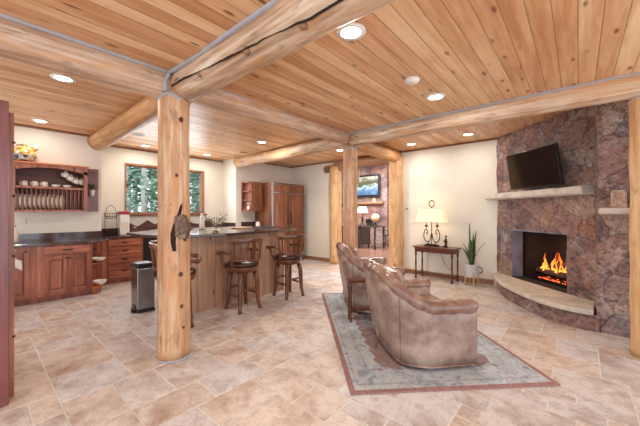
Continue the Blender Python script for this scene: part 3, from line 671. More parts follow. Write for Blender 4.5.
def armchair(label, loc, rz, group):
    rt = root('club_armchair', label, 'armchair', loc, rz, group)
    # U path: starts at right arm front, goes round the back, ends at left arm front
    N = 72; W, D0, D1 = .45, .40, .39; path = []
    raw = []
    for i in range(400):
        t = i/399; a = -90+0*t
        # straight arm, superellipse back, straight arm
        if t < .22: raw.append((W, D1-(D1+.02)*t/.22))
        elif t > .78: raw.append((-W, -.02+(D1+.02)*(t-.78)/.22))
        else:
            th = PI*(t-.22)/.56; c, s_ = math.cos(th), math.sin(th); e = 2/3.0
            raw.append((W*math.copysign(abs(c)**e, c), -.02-D0*abs(s_)**e))
    # resample by length
    Ls = [0]
    for a, b in zip(raw, raw[1:]): Ls.append(Ls[-1]+math.dist(a, b))
    tot = Ls[-1]; j = 0
    for i in range(N+1):
        tgt = tot*i/N
        while j < len(Ls)-2 and Ls[j+1] < tgt: j += 1
        f = (tgt-Ls[j])/max(1e-9, Ls[j+1]-Ls[j]); path.append(Vector((raw[j][0]+(raw[j+1][0]-raw[j][0])*f, raw[j][1]+(raw[j+1][1]-raw[j][1])*f, 0)))
    def frame(i):
        d = (path[min(N, i+1)]-path[max(0, i-1)]).normalized(); return Vector((-d.y, d.x, 0))*-1   # outward
    sgn = 1 if frame(N//2).y < 0 else -1
    def H(i):
        t = abs(i/N-.5)*2      # 0 back centre, 1 arm fronts
        s_ = max(0, min(1, (.68-t)/.56)); s_ = s_*s_*(3-2*s_)
        return .525+.285*s_
    def flare(i): t = abs(i/N-.5)*2; return .02+.18*max(0, min(1, (.62-t)/.5))
    def shell(bm):
        L = []
        for i in range(N+1):
            n_ = frame(i)*sgn; p = path[i]; h = H(i); fl = flare(i); bulge = .012
            prof = [(.03-fl, .03), (.035-fl*.75, .15), (.03-fl*.4, h*.5), (.02-fl*.1, h*.8), (.015, h-.04), (-.04, h+.02), (-.10, h-.02), (-.125, h-.15), (-.13, .30), (-.13, .03)]
            L.append([bm.verts.new(p+n_*o_+Vector((0, 0, z))) for o_, z in prof])
        K = len(L[0])
        for a, b in zip(L, L[1:]):
            for k in range(K): bm.faces.new((a[k], b[k], b[(k+1) % K], a[(k+1) % K]))
        bm.faces.new(L[0]); bm.faces.new(L[-1][::-1])
    mk('shell', shell, 'leather', rt, True, label='worn tan-brown leather shell')
    def roll(bm):
        pts, rr = [], []
        for i in range(N+1):
            n_ = frame(i)*sgn; pts.append(path[i]-n_*.035+Vector((0, 0, H(i)+.002))); t = abs(i/N-.5)*2
            rr.append((.064+.012*max(0, t-.4))*(1-(.15 if i % 5 == 0 else .04 if i % 5 in (1, 4) else 0)))
        pts = [pts[0]+Vector((0, .012, -.004))]+pts+[pts[-1]+Vector((0, .012, -.004))]; rr = [rr[0]*.85]+rr+[rr[-1]*.85]
        tube(bm, pts, rr, 16)
    mk('arm_roll', roll, 'leatherroll', rt, True, label='shiny rolled leather top edge')
    def seams(bm):
        for i in (int(N*.315), int(N*.685)):
            n_ = frame(i)*sgn; h = H(i); fl = flare(i); tube(bm, [path[i]+n_*(o_+.002)+Vector((0, 0, z)) for o_, z in ((.03-fl, .03), (.035-fl*.75, .15), (.03-fl*.4, h*.5), (.02-fl*.1, h*.8), (.018, h-.05))], .005, 6)
        tube(bm, [path[i]+frame(i)*sgn*(.031-flare(i))+Vector((0, 0, .035)) for i in range(N+1)], .009, 6)
    mk('piping', seams, 'leatherroll', rt, True)
    mk('seat_cushion', lambda bm: box(bm, -.31, .31, -.26, .40, .29, .45), 'leatherroll', rt, True, bevel=.05, seg=4)
    mk('seat_base', lambda bm: box(bm, -.318, .318, -.27, .37, .04, .29), 'leather', rt, True, bevel=.02)
    mk('back_cushion', lambda bm: prism(bm, [(-.25, -.18), (-.2, -.27), (0, -.29), (.2, -.27), (.25, -.18), (0, -.13)], .44, .80), 'leatherroll', rt, True, bevel=.04, seg=4)
    for sx in (-1, 1):
        for sy in (-1, 1): mk('foot', la([(.022, 0), (.03, .035)], (sx*.24, sy*.24, 0), 10), 'walnut', rt)
    return rt
a1 = armchair('nearer tan-brown leather armchair seen from behind on the rug', (-1.275, 2.885, .013), R(-41), 'leather club armchairs')
a2 = dup(a1, (-2.36, 3.80, .013), R(-44), 'farther leather armchair, half hidden behind the nearer one'); a2.scale = (1, 1, 1.05)
# small side table between the armchairs
st = root('side_table', 'small dark side table between the two armchairs', 'side table', (-2.06, 3.22, .013), rz=R(-42))
mk('top', bx(-.07, .07, -.2, .2, .49, .52), 'walnut', st, bevel=.005)
for sx in (-1, 1):
    for sy in (-1, 1): mk('leg', la([(.014, 0), (.018, .05), (.011, .09), (.02, .16), (.013, .3), (.02, .42), (.016, .49)], (sx*.05, sy*.17, 0), 10), 'walnut', st, True)
mk('stretcher', bx(-.05, .05, -.17, .17, .14, .16), 'walnut', st)

# ------------------------------------------------------------------ console table and things on it
ct = root('console_table', 'dark wooden console table against the cream wall', 'console table', (-2.19, 6.17, 0), rz=R(-4))
mk('tabletop', bx(-.43, .43, -.19, .19, .645, .675), 'walnut', ct, bevel=.008)
mk('apron', bxs((-.39, .39, -.16, -.145, .56, .645), (-.39, .39, .145, .16, .56, .645), (-.39, -.375, -.145, .145, .56, .645), (.375, .39, -.145, .145, .56, .645)), 'walnut', ct)
for sx in (-1, 1):
    for sy in (-1, 1):
        mk('leg', la([(.022, 0), (.024, .04), (.016, .06), (.023, .12), (.014, .16), (.019, .33), (.013, .47), (.023, .5), (.022, .56), (.022, .645)], (sx*.37, sy*.145, 0), 12), 'walnut', ct, True)
mk('stretcher', bxs((-.36, -.345, -.14, .14, .09, .115), (.345, .36, -.14, .14, .09, .115), (-.345, .345, -.012, .012, .09, .115)), 'walnut', ct)
lp = root('table_lamp', 'iron scroll table lamp with a lit cream shade on the console table', 'lamp', (-2.29, 6.19, .676), rz=R(-4))
lp.scale = (1, 1, 1.25)
mk('base', bxs((-.15, .15, -.05, .05, 0, .018), (-.12, .12, -.035, .035, .018, .035)), 'iron', lp, bevel=.004)
mk('stem', tb([(0, 0, .03), (0, 0, .62)], .009, 8), 'iron', lp, True)
def scroll(bm):
    for s in (-1, 1):
        p = [(s*.02, 0, .13)]+[(s*(.095-.085*math.cos(a)), 0, .17-.10*math.sin(a)) for a in [PI*k/12*1.0 for k in range(0, 13)]]
        p = [(s*.012, 0, .2), (s*.025, 0, .13), (s*.06, 0, .075), (s*.11, 0, .07), (s*.155, 0, .11), (s*.17, 0, .18), (s*.15, 0, .25), (s*.11, 0, .27), (s*.085, 0, .235), (s*.1, 0, .2), (s*.12, 0, .215)]
        tube(bm, smooth(p, 4), .009, 8)
        tube(bm, [(s*.07, 0, .035), (s*.07, 0, .075)], .008, 6)
mk('scroll', scroll, 'iron', lp, True)
for s in (-1, 1): mk('candle_cup', lambda bm: (tube(bm, [(s*.115, 0, .265), (s*.115, 0, .31)], .006, 6), lathe(bm, [(.008, .31), (.03, .325), (.035, .345), (.02, .345)], (s*.115, 0, 0), 12), tube(bm, [(s*.115, 0, .34), (s*.115, 0, .39)], [.012, .004], 8)), 'iron', lp, True)
def shadef(bm):
    a = [bm.verts.new((x, y, .40)) for x, y in ((-.30, -.12), (.30, -.12), (.30, .12), (-.30, .12))]; b = [bm.verts.new((x, y, .62)) for x, y in ((-.235, -.09), (.235, -.09), (.235, .09), (-.235, .09))]
    for i in range(4): bm.faces.new((a[i], a[(i+1) % 4], b[(i+1) % 4], b[i]))
so = mk('lamp_shade', shadef, 'shade', lp); sm_ = so.modifiers.new('s', 'SOLIDIFY'); sm_.thickness = .004
mk('finial_ring', tb([(.055*math.cos(a), 0, .70+.055*math.sin(a)) for a in [2*PI*k/20 for k in range(20)]], .008, 8, closed=True), 'iron', lp, True)
mk('spider', lambda bm: (tube(bm, [(-.23, 0, .62), (.23, 0, .62)], .004, 6), tube(bm, [(0, 0, .62), (0, 0, .65)], .007, 6)), 'iron', lp)
l = bpy.data.lights.new('lamp_bulb', 'POINT'); l.energy = 3; l.color = (1, .82, .6); l.shadow_soft_size = .06
o = bpy.data.objects.new('lamp_bulb', l); C.objects.link(o); o.location = (0, 0, .5); o.parent = lp
fg = root('figurine', 'small dark statuette beside the table lamp', 'figurine', (-2.0, 6.14, .676))
mk('plinth', bx(-.045, .045, -.03, .03, 0, .025), 'iron', fg, bevel=.004)
mk('figure', lambda bm: (tube(bm, [(0, 0, .02), (.012, 0, .07), (-.006, 0, .12), (.012, 0, .165), (.012, 0, .19)], [.026, .022, .03, .018, .01], 10, noi=.3), ball(bm, (.014, 0, .215), .022, 2), tube(bm, [(0, 0, .15), (.04, -.01, .12), (.03, -.01, .09)], .008, 6)), 'iron', fg, True)
cdp = mk('lamp_cord', tb(smooth([(-2.2, 6.35, .66), (-2.17, 6.385, .5), (-2.08, 6.39, .3), (-1.96, 6.39, .16), (-1.93, 6.39, .1)], 6), .004, 6), 'black', None); tag(cdp, 'thin dark lamp cord hanging behind the console table', 'cord')
# snake plant
sp = root('snake_plant', 'tall snake plant in a pale enamel pot beside the console table', 'plant', (-1.515, 6.13, 0))
mk('pot', la([(.105, .16), (.118, .18), (.122, .385), (.128, .39), (.128, .4), (.115, .4), (.112, .37)], n=24), 'enamel', sp, True)
mk('soil', la([(.113, .37), (.001, .375)], n=20, cap=False), 'soil', sp)
mk('handle', tb(arc((.125, 0, .30), .055, -90, 90, 10, 'XZ'), .009, 8), 'black', sp, True, label='dark loop handle')
mk('stand', lambda bm: (([tube(bm, [(math.cos(a)*.115, math.sin(a)*.115, 0), (math.cos(a)*.112, math.sin(a)*.112, .26)], .013, 8) for a in (R(-60), R(30), R(120), R(-150))]), tube(bm, [(-.1, .06, .15), (.1, -.06, .15)], .01, 6), tube(bm, [(-.06, -.1, .15), (.06, .1, .15)], .01, 6)), 'palewood', sp, label='pale wooden pot stand')
def leaf(bm, a, lean, h, w, ph):
    p = []; n = 9
    for k in range(n+1):
        t = k/n; rr = .03+lean*t*t; c = Vector((math.cos(a)*rr, math.sin(a)*rr, .37+h*t)); ww = w*math.sin(PI*(.18+.8*t))**.7 if t < 1 else .001
        b = a+PI/2+ph*t; d = Vector((math.cos(b), math.sin(b), 0))*ww; o_ = Vector((math.cos(b-PI/2), math.sin(b-PI/2), 0))*.006
        p.append([bm.verts.new(c-d), bm.verts.new(c+o_), bm.verts.new(c+d), bm.verts.new(c-o_)])
    for A_, B_ in zip(p, p[1:]):
        for k in range(4): bm.faces.new((A_[k], A_[(k+1) % 4], B_[(k+1) % 4], B_[k]))
for a, le, h, w in ((200, .01, .80, .034), (20, .05, .66, .03), (-40, .02, .62, .036), (-100, .03, .52, .034), (150, .18, .40, .026), (-150, .14, .34, .028), (-10, .20, .44, .024), (60, .05, .5, .03), (-70, .10, .3, .028), (110, .06, .46, .03)):
    mk('leaf', lambda bm: leaf(bm, R(a), le, h, w*1.35, .5), 'green', sp, True)
t = root('thermostat', 'small white thermostat on the cream wall beside the doorway post', 'thermostat', (-2.92, 6.409, 1.43)); mk('body', bx(-.035, .035, -.022, 0, -.05, .05), 'cream', t, bevel=.006); mk('display', bx(-.02, .02, -.024, -.021, .005, .035), 'iron', t)
t = root('switch_plate', 'wide white light switch plate below the thermostat', 'light switch', (-2.81, 6.409, 1.17)); mk('plate', bx(-.11, .11, -.008, 0, -.055, .055), 'cream', t, bevel=.003); mk('toggles', bxs(*[(x-.012, x+.012, -.014, -.007, -.025, .025) for x in (-.07, -.023, .023, .07)]), 'paper', t)

# ------------------------------------------------------------------ kitchen: left run
FX = -6.12
def raised_door(parent, x, y0, y1, z0, z1, mat='cherry', knob=None, label=None):
    """cabinet door facing +X; stile-and-rail frame with a raised centre"""
    w = .055
    d = mk('door', bxs((x, x+.02, y0, y0+w, z0, z1), (x, x+.02, y1-w, y1, z0, z1), (x, x+.02, y0+w, y1-w, z0, z0+w), (x, x+.02, y0+w, y1-w, z1-w, z1)), mat, parent, world=True, bevel=.003)
    mk('panel', lambda bm: (box(bm, x-.004, x+.003, y0+w, y1-w, z0+w, z1-w), box(bm, x+.006, x+.022, y0+w+.022, y1-w-.022, z0+w+.022, z1-w-.022)), mat, d, world=True, bevel=.004)
    if knob: mk('knob', lambda bm: (ball(bm, (x+.042, knob[0], knob[1]), .014, 2), tube(bm, [(x+.018, knob[0], knob[1]), (x+.04, knob[0], knob[1])], .005, 6)), 'iron', d, True, world=True)
    return d
def pull(parent, x, yc, z, w=.05):
    mk('handle', lambda bm: (tube(bm, [(x, yc-w, z), (x+.022, yc-w*.7, z), (x+.026, yc, z-.004), (x+.022, yc+w*.7, z), (x, yc+w, z)], .0065, 8), box(bm, x-.001, x+.003, yc-w-.01, yc+w+.01, z-.01, z+.01)), 'iron', parent, True, world=True)
def drawer(parent, x, y0, y1, z0, z1, mat='cherryh', pulls=1, w=.05):
    d = mk('drawer', bx(x, x+.02, y0, y1, z0, z1), mat, parent, world=True, bevel=.005)
    for i in range(pulls): pull(d, x+.02, y0+(y1-y0)*(i+.5)/pulls, (z0+z1)/2, w)
    return d
c0 = root('base_cabinet', 'base cabinet with one tall door at the left end of the counter', 'cabinet', (-6.4, .1, 0))
mk('body', bxs((WL, FX, -.5, .60, .09, .873), (WL, FX-.07, -.5, .60, 0, .09)), 'cherry', c0, world=True)
raised_door(c0, FX, -.03, .535, .12, .85, knob=(.50, .80)); raised_door(c0, FX, -.49, -.05, .12, .85)
c1 = root('base_cabinet', 'base cabinet with one drawer over two raised-panel doors', 'cabinet', (-6.4, .95, 0))
mk('body', bxs((WL, FX, .602, 1.285, .09, .873), (WL, FX-.07, .602, 1.285, 0, .09)), 'cherry', c1, world=True)
drawer(c1, FX, .70, 1.255, .725, .845, w=.05)
raised_door(c1, FX, .695, .972, .13, .70, knob=(.955, .655)); raised_door(c1, FX, .982, 1.26, .13, .70, knob=(1.0, .655))
c2 = root('open_end_shelf', 'open quarter-round end shelf closing the counter run', 'shelf', (-6.4, 1.39, 0))
def quart(z0, z1, rr=1.0):
    return lambda bm: prism(bm, [(WL+.01, 1.287), (FX*1, 1.287)]+[(WL+.01+(FX-WL-.01)*math.cos(R(a))**.6, 1.287+.24*rr*math.sin(R(a))) for a in (25, 45, 65, 80)]+[(WL+.01, 1.287+.24*rr)], z0, z1)
mk('back_panel', bxs((WL+.01, FX, 1.286, 1.294, .09, .873), (WL+.001, WL+.014, 1.294, 1.553, .0, .873), (WL-.02, WL+.014, 1.5505, 1.556, 0, .873)), 'cherry', c2, world=True)
for z in (.10, .50): mk('shelf', quart(z, z+.025), 'orange' if z < .2 else 'cherryh', c2, world=True)
mk('plinth', quart(0, .098, .85), 'cherry', c2, world=True)
cb = mk('countertop', lambda bm: prism(bm, [(WL+.002, -.5), (-6.08, -.5), (-6.08, 1.38), (-6.15, 1.5), (-6.3, 1.56), (WL+.002, 1.549)], .875, .912), 'granite', None, bevel=.008); tag(cb, 'dark polished granite counter along the left wall', 'countertop')
mk('backsplash', bx(WL+.002, WL+.024, -.5, 1.545, .913, 1.03), 'granite', cb)
def bowl(name, label, c, r, h, mat='ceramic', group=None, stack=1, sx=1):
    rt = root(name, label, 'bowl', c, group=group)
    mk('body', la([(r*.45, 0), (r*.8, h*.45), (r, h), (r*.95, h), (r*.74, h*.5), (r*.4, h*.12), (.001, h*.1)], n=22), mat, rt, True)
    mk('rim', tb([(math.cos(a)*r*.98, math.sin(a)*r*.98, h) for a in [2*PI*k/24 for k in range(24)]], r*.03, 6, closed=True), mat, rt, True)
    return rt
bowl('serving_bowl', 'white patterned serving bowl on the upper end shelf', (-6.29, 1.42, .525), .10, .06)
bowl('serving_bowl', 'flat white dish under the patterned bowl on the end shelf', (-6.45, 1.40, .525), .08, .05)
bowl('serving_bowl', 'white and yellow oval bowl on the lower end shelf', (-6.26, 1.43, .125), .105, .075, 'ceramic')
b_ = root('oil_bottle', 'dark glass bottle on the end shelf behind the bowls', 'bottle', (-6.2, 1.34, .525)); mk('body', la([(.03, 0), (.034, .01), (.034, .14), (.012, .18), (.012, .22)], n=14), 'glass', b_, True); mk('cap', la([(.014, .218), (.014, .24)], n=10), 'black', b_)
tw = root('dish_towel', 'white dish towel hanging on the left cabinet door', 'towel', (FX+.03, .425, .66)); mk('cloth', lambda bm: [box(bm, -.004, .008+.006*math.sin(i*1.9), -.035+i*.010, -.025+i*.010, -.075-.008*i, .05-.006*i) for i in range(7)], 'linen', tw); mk('hook', tb([(-.012, 0, .062), (.006, 0, .066)], .006, 6), 'iron', tw)
# outlet, holder, splash items
t = root('wall_outlet', 'white double outlet above the left counter', 'outlet', (WL+.001, .50, 1.24)); mk('plate', bx(0, .007, -.055, .055, -.06, .06), 'cream', t, bevel=.003); mk('socket', bxs((.006, .011, -.035, -.01, -.03, .03), (.006, .011, .01, .035, -.03, .03)), 'paper', t)
t = root('soap_dispenser', 'tall ivory dispenser standing on the left counter by the wall', 'dispenser', (-6.55, .42, .914)); mk('body', la([(.036, 0), (.04, .01), (.04, .15), (.02, .18), (.012, .2), (.012, .235)], n=16), 'cream', t, True); mk('pump', tb([(0, 0, .235), (0, 0, .26), (.04, 0, .262)], .006, 8), 'steel', t, True)

# ------------------------------------------------------------------ plate rack
RX = -6.40
pr = root('plate_rack', 'wall-mounted wooden plate rack with an arched front', 'plate rack', (-6.55, .83, 1.39))
mk('back_panel', bx(WL+.001, WL+.014, .38, 1.27, 1.39, 2.13), 'rackback', pr, world=True)
mk('side_panel', bx(WL+.014, RX, .36, .385, 1.39, 2.13), 'cherry', pr, world=True); mk('side_panel', bx(WL+.014, RX, 1.255, 1.28, 1.39, 2.13), 'cherry', pr, world=True)
mk('top', bx(WL+.001, RX+.03, .34, 1.30, 2.13, 2.155), 'orange', pr, world=True, bevel=.005)
mk('shelf', bx(WL+.014, RX-.005, .385, 1.255, 1.755, 1.78), 'orange', pr, world=True); mk('bottom', bx(WL+.001, RX+.005, .36, 1.28, 1.385, 1.41), 'orange', pr, world=True)
def arch(bm):
    y0, y1, n = .36, 1.28, 24
    box(bm, RX, RX+.018, y0, y0+.05, 1.385, 2.06); box(bm, RX, RX+.018, y1-.05, y1, 1.385, 2.06)
    box(bm, RX, RX+.014, y0+.05, y1-.05, 1.75, 1.785); box(bm, RX, RX+.014, y0+.05, y1-.05, 1.385, 1.415)
    top = 2.13; A_ = []
    for i in range(n+1):
        t = i/n; y = y0+(y1-y0)*t; z = 2.0+.085*math.sin(PI*t)**.7 if 0 < i < n else 2.0
        A_.append([bm.verts.new((x, y, zz)) for x, zz in ((RX, z), (RX+.018, z), (RX+.018, top), (RX, top))])
    for a, b in zip(A_, A_[1:]):
        for k in range(4): bm.faces.new((a[k], b[k], b[(k+1) % 4], a[(k+1) % 4]))
    bm.faces.new(A_[0]); bm.faces.new(A_[-1][::-1])
mk('face_frame', arch, 'cherry', pr, world=True)
for i in range(16):
    y = .435+i*.0525
    mk('dowel', lambda bm: (tube(bm, [(RX-.02, y, 1.41), (RX-.02, y, 1.755)], .006, 6), tube(bm, [(RX-.2, y, 1.41), (RX-.2, y, 1.755)], .005, 6)), 'cherryh', pr, world=True)
mk('end_niche', bxs((WL+.001, WL+.015, 1.28, 1.50, 1.385, 2.16), (WL+.015, WL+.2, 1.28, 1.29, 1.385, 2.13), (WL+.015, WL+.13, 1.29, 1.45, 1.385, 1.405), (WL+.015, WL+.13, 1.29, 1.45, 2.10, 2.12)), 'plum', pr, world=True, label='plum-stained end niche')
mk('hook', lambda bm: [tube(bm, [(-6.47, y, 2.13), (-6.47, y, z+.05), (-6.45, y, z+.03), (-6.44, y, z+.05)], .003, 5) for y, z in ((1.03, 1.985), (1.10, 1.93), (1.17, 1.89), (1.235, 1.88))], 'iron', pr, world=True)
pos = [(-6.52, .462+i*.0525, 1.545) for i in range(11)]
plate0 = None
for i, p in enumerate(pos):
    lb = 'white dinner plate standing in the rack slots'
    if i == 0:
        plate0 = root('dinner_plate', lb, 'plate', p, group='white plates standing in the plate rack', rot=(R(90), 0, R(-24)))
        mk('disc', la([(.001, -.004), (.07, -.006), (.085, 0), (.128, .010), (.130, .012), (.128, .014), (.083, .005), (.068, -.001), (.001, 0)], n=30, cap=False), 'ceramic', plate0, True)
    else: dup(plate0, p)
def mug(label, loc, rz, group, hang=False, r=.042, h=.085):
    rt = root('coffee_mug', label, 'mug', loc, rz, group)
    mk('body', la([(r*.8, 0), (r, .008), (r, h), (r*.92, h), (r*.9, .012), (.001, .01)], n=18), 'ceramic', rt, True)
    mk('handle', tb(arc((r, 0, h*.5), h*.28, -90, 90, 8, 'XZ'), .006, 6), 'ceramic', rt, True)
    return rt
for i, (y, lb) in enumerate(((.515, 'leftmost white mug on the plate rack shelf'), (.637, 'middle white mug of the three on the rack shelf'), (.749, 'rightmost standing white mug on the rack shelf'))):
    mug(lb, (-6.50, y, 1.781), R(-60), 'white mugs on the rack shelf')
for y, lb in ((.887, 'low white bowl on the rack shelf beside the mugs'), (1.027, 'low white bowl on the rack shelf nearest the hanging mugs')): bowl('soup_bowl', lb, (-6.48, y, 1.781), .06, .042, group='small bowls on the rack shelf')
for i, (y, z) in enumerate(((1.03, 1.985), (1.10, 1.93), (1.17, 1.89), (1.235, 1.88))):
    m = mug(('highest hanging mug, farthest left under the arch', 'second hanging mug from the left under the arch', 'third hanging mug from the left under the arch', 'last hanging mug by the rack side')[i], (-6.47, y, z), 0, 'mugs hanging in the plate rack')
    m.rotation_euler = (R(15), R(-75), R(20)); m.location = (-6.455, y, z+.0)
# pitcher on top
pt = root('floral_pitcher', 'rounded yellow floral pitcher on top of the plate rack', 'pitcher', (-6.52, .50, 2.156))
mk('body', la([(.07, 0), (.12, .03), (.155, .08), (.155, .14), (.125, .19), (.09, .215), (.095, .23), (.085, .23), (.08, .212), (.001, .2)], n=26), 'floral', pt, True)
mk('spout', tb([(.0, .09, .17), (0, .13, .215), (0, .165, .26)], [.05, .035, .03], 12), 'floral', pt, True)
mk('handle', tb(arc((0, -.12, .15), .065, 70, 290, 12, 'YZ'), .014, 8), 'floral', pt, True)
mk('lid_bird', lambda bm: (ball(bm, (0, 0, .245), .045, 2, (1, 1.2, .8)), tube(bm, [(0, -.04, .25), (0, -.09, .29)], [.02, .008], 8)), 'floral', pt, True)
# wall planter
wp = root('wall_planter', 'small white wall pot with a green herb at the end of the rack', 'plant', (-6.56, 1.385, 1.665))
mk('pot', la([(.03, 0), (.04, .10), (.043, .105), (.036, .105), (.034, .09)], n=16), 'ceramic', wp, True)
def herb(bm):
    rnd = random.Random(2)
    for i in range(110):
        c = Vector((rnd.gauss(0, .03), rnd.gauss(0, .03), .11+rnd.random()*.09)); d = Vector((rnd.uniform(-1, 1), rnd.uniform(-1, 1), rnd.uniform(-.3, 1))).normalized()*.035; e = d.cross(Vector((0, 0, 1)))*.5
        bm.faces.new([bm.verts.new(q) for q in (c, c+d*.5+e, c+d, c+d*.5-e)])
mk('leaves', herb, 'herb', wp)
mk('bracket', bxs((-.115, -.03, -.012, .012, .07, .08)), 'iron', wp)

# ------------------------------------------------------------------ kitchen: window run
VX = -6.72
d1 = root('drawer_cabinet', 'four-drawer base cabinet left of the island end', 'cabinet', (-7.0, 1.9, 0))
mk('body', bxs((WW+.002, VX, 1.555, 2.26, .09, .873), (WW+.002, VX-.05, 1.555, 2.26, 0, .09)), 'cherry', d1, world=True)
for z0, z1 in ((.72, .85), (.565, .70), (.39, .545), (.12, .37)): drawer(d1, VX, 1.66, 2.22, z0, z1, w=.045)
dw = root('dishwasher', 'black dishwasher under the window counter', 'dishwasher', (-7.0, 2.57, 0))
mk('body', bx(WW+.01, VX+.01, 2.265, 2.865, .09, .87), 'blackplastic', dw, world=True, bevel=.005); mk('handle', tb([(VX+.04, 2.35, .78), (VX+.04, 2.78, .78)], .01, 8), 'steel', dw, world=True); mk('toe_panel', bx(WW+.01, VX-.05, 2.265, 2.865, 0, .09), 'black', dw, world=True)
d2 = root('sink_cabinet', 'wooden sink base cabinet below the window', 'cabinet', (-7.0, 3.65, 0))
mk('body', bxs((WW+.002, VX, 2.87, 4.42, .09, .873), (WW+.002, VX-.05, 2.87, 4.42, 0, .09)), 'cherry', d2, world=True)
for k in range(3): raised_door(d2, VX, 2.9+k*.5, 3.38+k*.5, .13, .84)
cw = mk('countertop', lambda bm: (prism(bm, [(WW+.002, 1.552), (WL+.004, 1.552), (WL+.004, 4.427), (WW+.002, 4.427)], .875, .912)), 'granite', None, bevel=.006); tag(cw, 'dark granite counter beneath the kitchen window', 'countertop')
# mountain silhouette backsplash
def mts(bm):
    prof = [(1.62, 1.02), (1.95, 1.04), (2.02, 1.06), (2.15, 1.11), (2.22, 1.135), (2.30, 1.09), (2.36, 1.06), (2.44, 1.11), (2.56, 1.20), (2.66, 1.13), (2.72, 1.10), (2.84, 1.16), (2.92, 1.20), (3.02, 1.12), (3.12, 1.09), (3.3, 1.15), (3.45, 1.2), (3.6, 1.1), (3.75, 1.08), (3.86, 1.14), (3.95, 1.17), (4.05, 1.13), (4.15, 1.08), (4.40, 1.05)]
    lo = [[bm.verts.new((x, y, .913)) for x in (WW+.003, WW+.025)] for y, z in prof]; hi = [[bm.verts.new((x, y, z)) for x in (WW+.003, WW+.025)] for y, z in prof]
    for i in range(len(prof)-1):
        for k in (0, 1): bm.faces.new((lo[i][k], lo[i+1][k], hi[i+1][k], hi[i][k]))
        bm.faces.new((hi[i][0], hi[i][1], hi[i+1][1], hi[i+1][0])); bm.faces.new((lo[i][0], lo[i][1], lo[i+1][1], lo[i+1][0]))
    for e in (0, -1): bm.faces.new((lo[e][0], lo[e][1], hi[e][1], hi[e][0]))
mm = mk('mountain_backsplash', mts, 'mount', None); tag(mm, 'dark backsplash cut into a row of mountain peaks under the window', 'backsplash')
# two-tier wire basket
wb = root('tiered_wire_basket', 'black two-tier wire basket stand on the window counter', 'basket stand', (-7.08, 1.80, .913))
def wires(bm):
    tube(bm, [(0, -.1, 0), (0, -.1, .36)], .005, 6); tube(bm, [(0, .1, 0), (0, .1, .36)], .005, 6); tube(bm, [(0, .1*math.cos(a), .36+.24*math.sin(a)) if True else 0 for a in [PI*k/14 for k in range(15)]], .005, 6)
mk('frame', wires, 'black', wb)
def basket(z, r):
    def f(bm):
        for q, zz in ((r, z+.1), (r*.9, z+.04), (r*.75, z)): tube(bm, [(q*math.cos(a), q*math.sin(a), zz) for a in [2*PI*k/20 for k in range(20)]], .004, 5, closed=True)
        for k in range(16): a = 2*PI*k/16; tube(bm, [(r*.75*math.cos(a), r*.75*math.sin(a), z), (r*math.cos(a), r*math.sin(a), z+.1)], .0025, 4)
        lathe(bm, [(r*.75, z), (.001, z)], n=16, cap=False)
    return f
mk('lower_basket', basket(.03, .15), 'black', wb); mk('upper_basket', basket(.34, .12), 'black', wb)
t = root('storage_canister', 'clear white canister with a red lid beside the wire basket', 'canister', (-7.08, 2.02, .913))
mk('jar', bx(-.08, .08, -.085, .085, 0, .42), 'paper', t, bevel=.02); mk('lid', bx(-.085, .085, -.09, .09, .42, .48), 'red', t, bevel=.015, label='red lid'); mk('label_band', bx(.078, .083, -.06, .06, .12, .26), 'cream', t)
t = root('glass_jar', 'small glass jar on the window counter near the red-lidded canister', 'jar', (-6.98, 2.2, .913)); mk('body', la([(.035, 0), (.04, .01), (.04, .12), (.03, .14)], n=14), 'glass', t, True); mk('lid', la([(.032, .138), (.032, .16), (.001, .162)], n=14), 'steel', t)

# ------------------------------------------------------------------ fridge wall
u = root('upper_cabinet', 'wall cabinet with an open end shelf and one raised door', 'cabinet', (-6.5, 4.8, 1.4))
ux = -6.36
mk('body', bx(WL+.001, ux, 4.67, 5.02, 1.40, 2.17), 'cherry', u, world=True)
mk('end_shelf', bxs((WL+.001, WL+.012, 4.475+.12, 4.67, 1.40, 2.17), (WL+.012, ux-.01, 4.59, 4.67, 1.40, 1.42), (WL+.012, ux-.01, 4.59, 4.67, 2.15, 2.17)), 'cherry', u, world=True)
for z in (1.42, 1.66, 1.90, 2.13): mk('shelf', bx(WL+.012, ux, 4.445+.14, 4.668, z, z+.02), 'cherryh', u, world=True)
raised_door(u, ux, 4.70, 5.01, 1.42, 2.15, 'fridge')
v_ = root('small_vase', 'tiny white vase of pale flowers in the open corner shelf', 'vase', (-6.43, 4.63, 1.44)); mk('vessel', la([(.03, 0), (.038, .03), (.03, .09), (.024, .1), (.001, .09)], n=14), 'ceramic', v_, True)
mk('flowers', lambda bm: [ball(bm, (random.Random(i).uniform(-.04, .04), random.Random(i+9).uniform(-.035, .035), .13+random.Random(i+3).random()*.06), .016, 1) for i in range(12)], 'redflower', v_, True)
fx = -5.97
fr = root('refrigerator', 'built-in refrigerator with knotty wood panels and steel edges', 'refrigerator', (-6.3, 5.62, 0))
mk('cabinet_body', bxs((WL+.001, fx-.02, 5.03, 5.06, 0, 2.155), (WL+.001, fx-.02, 6.2, 6.24, 0, 2.155), (WL+.001, fx-.03, 5.06, 6.2, 2.10, 2.155), (WL+.001, fx-.05, 5.06, 6.2, 0, 2.1)), 'fridge', fr, world=True)
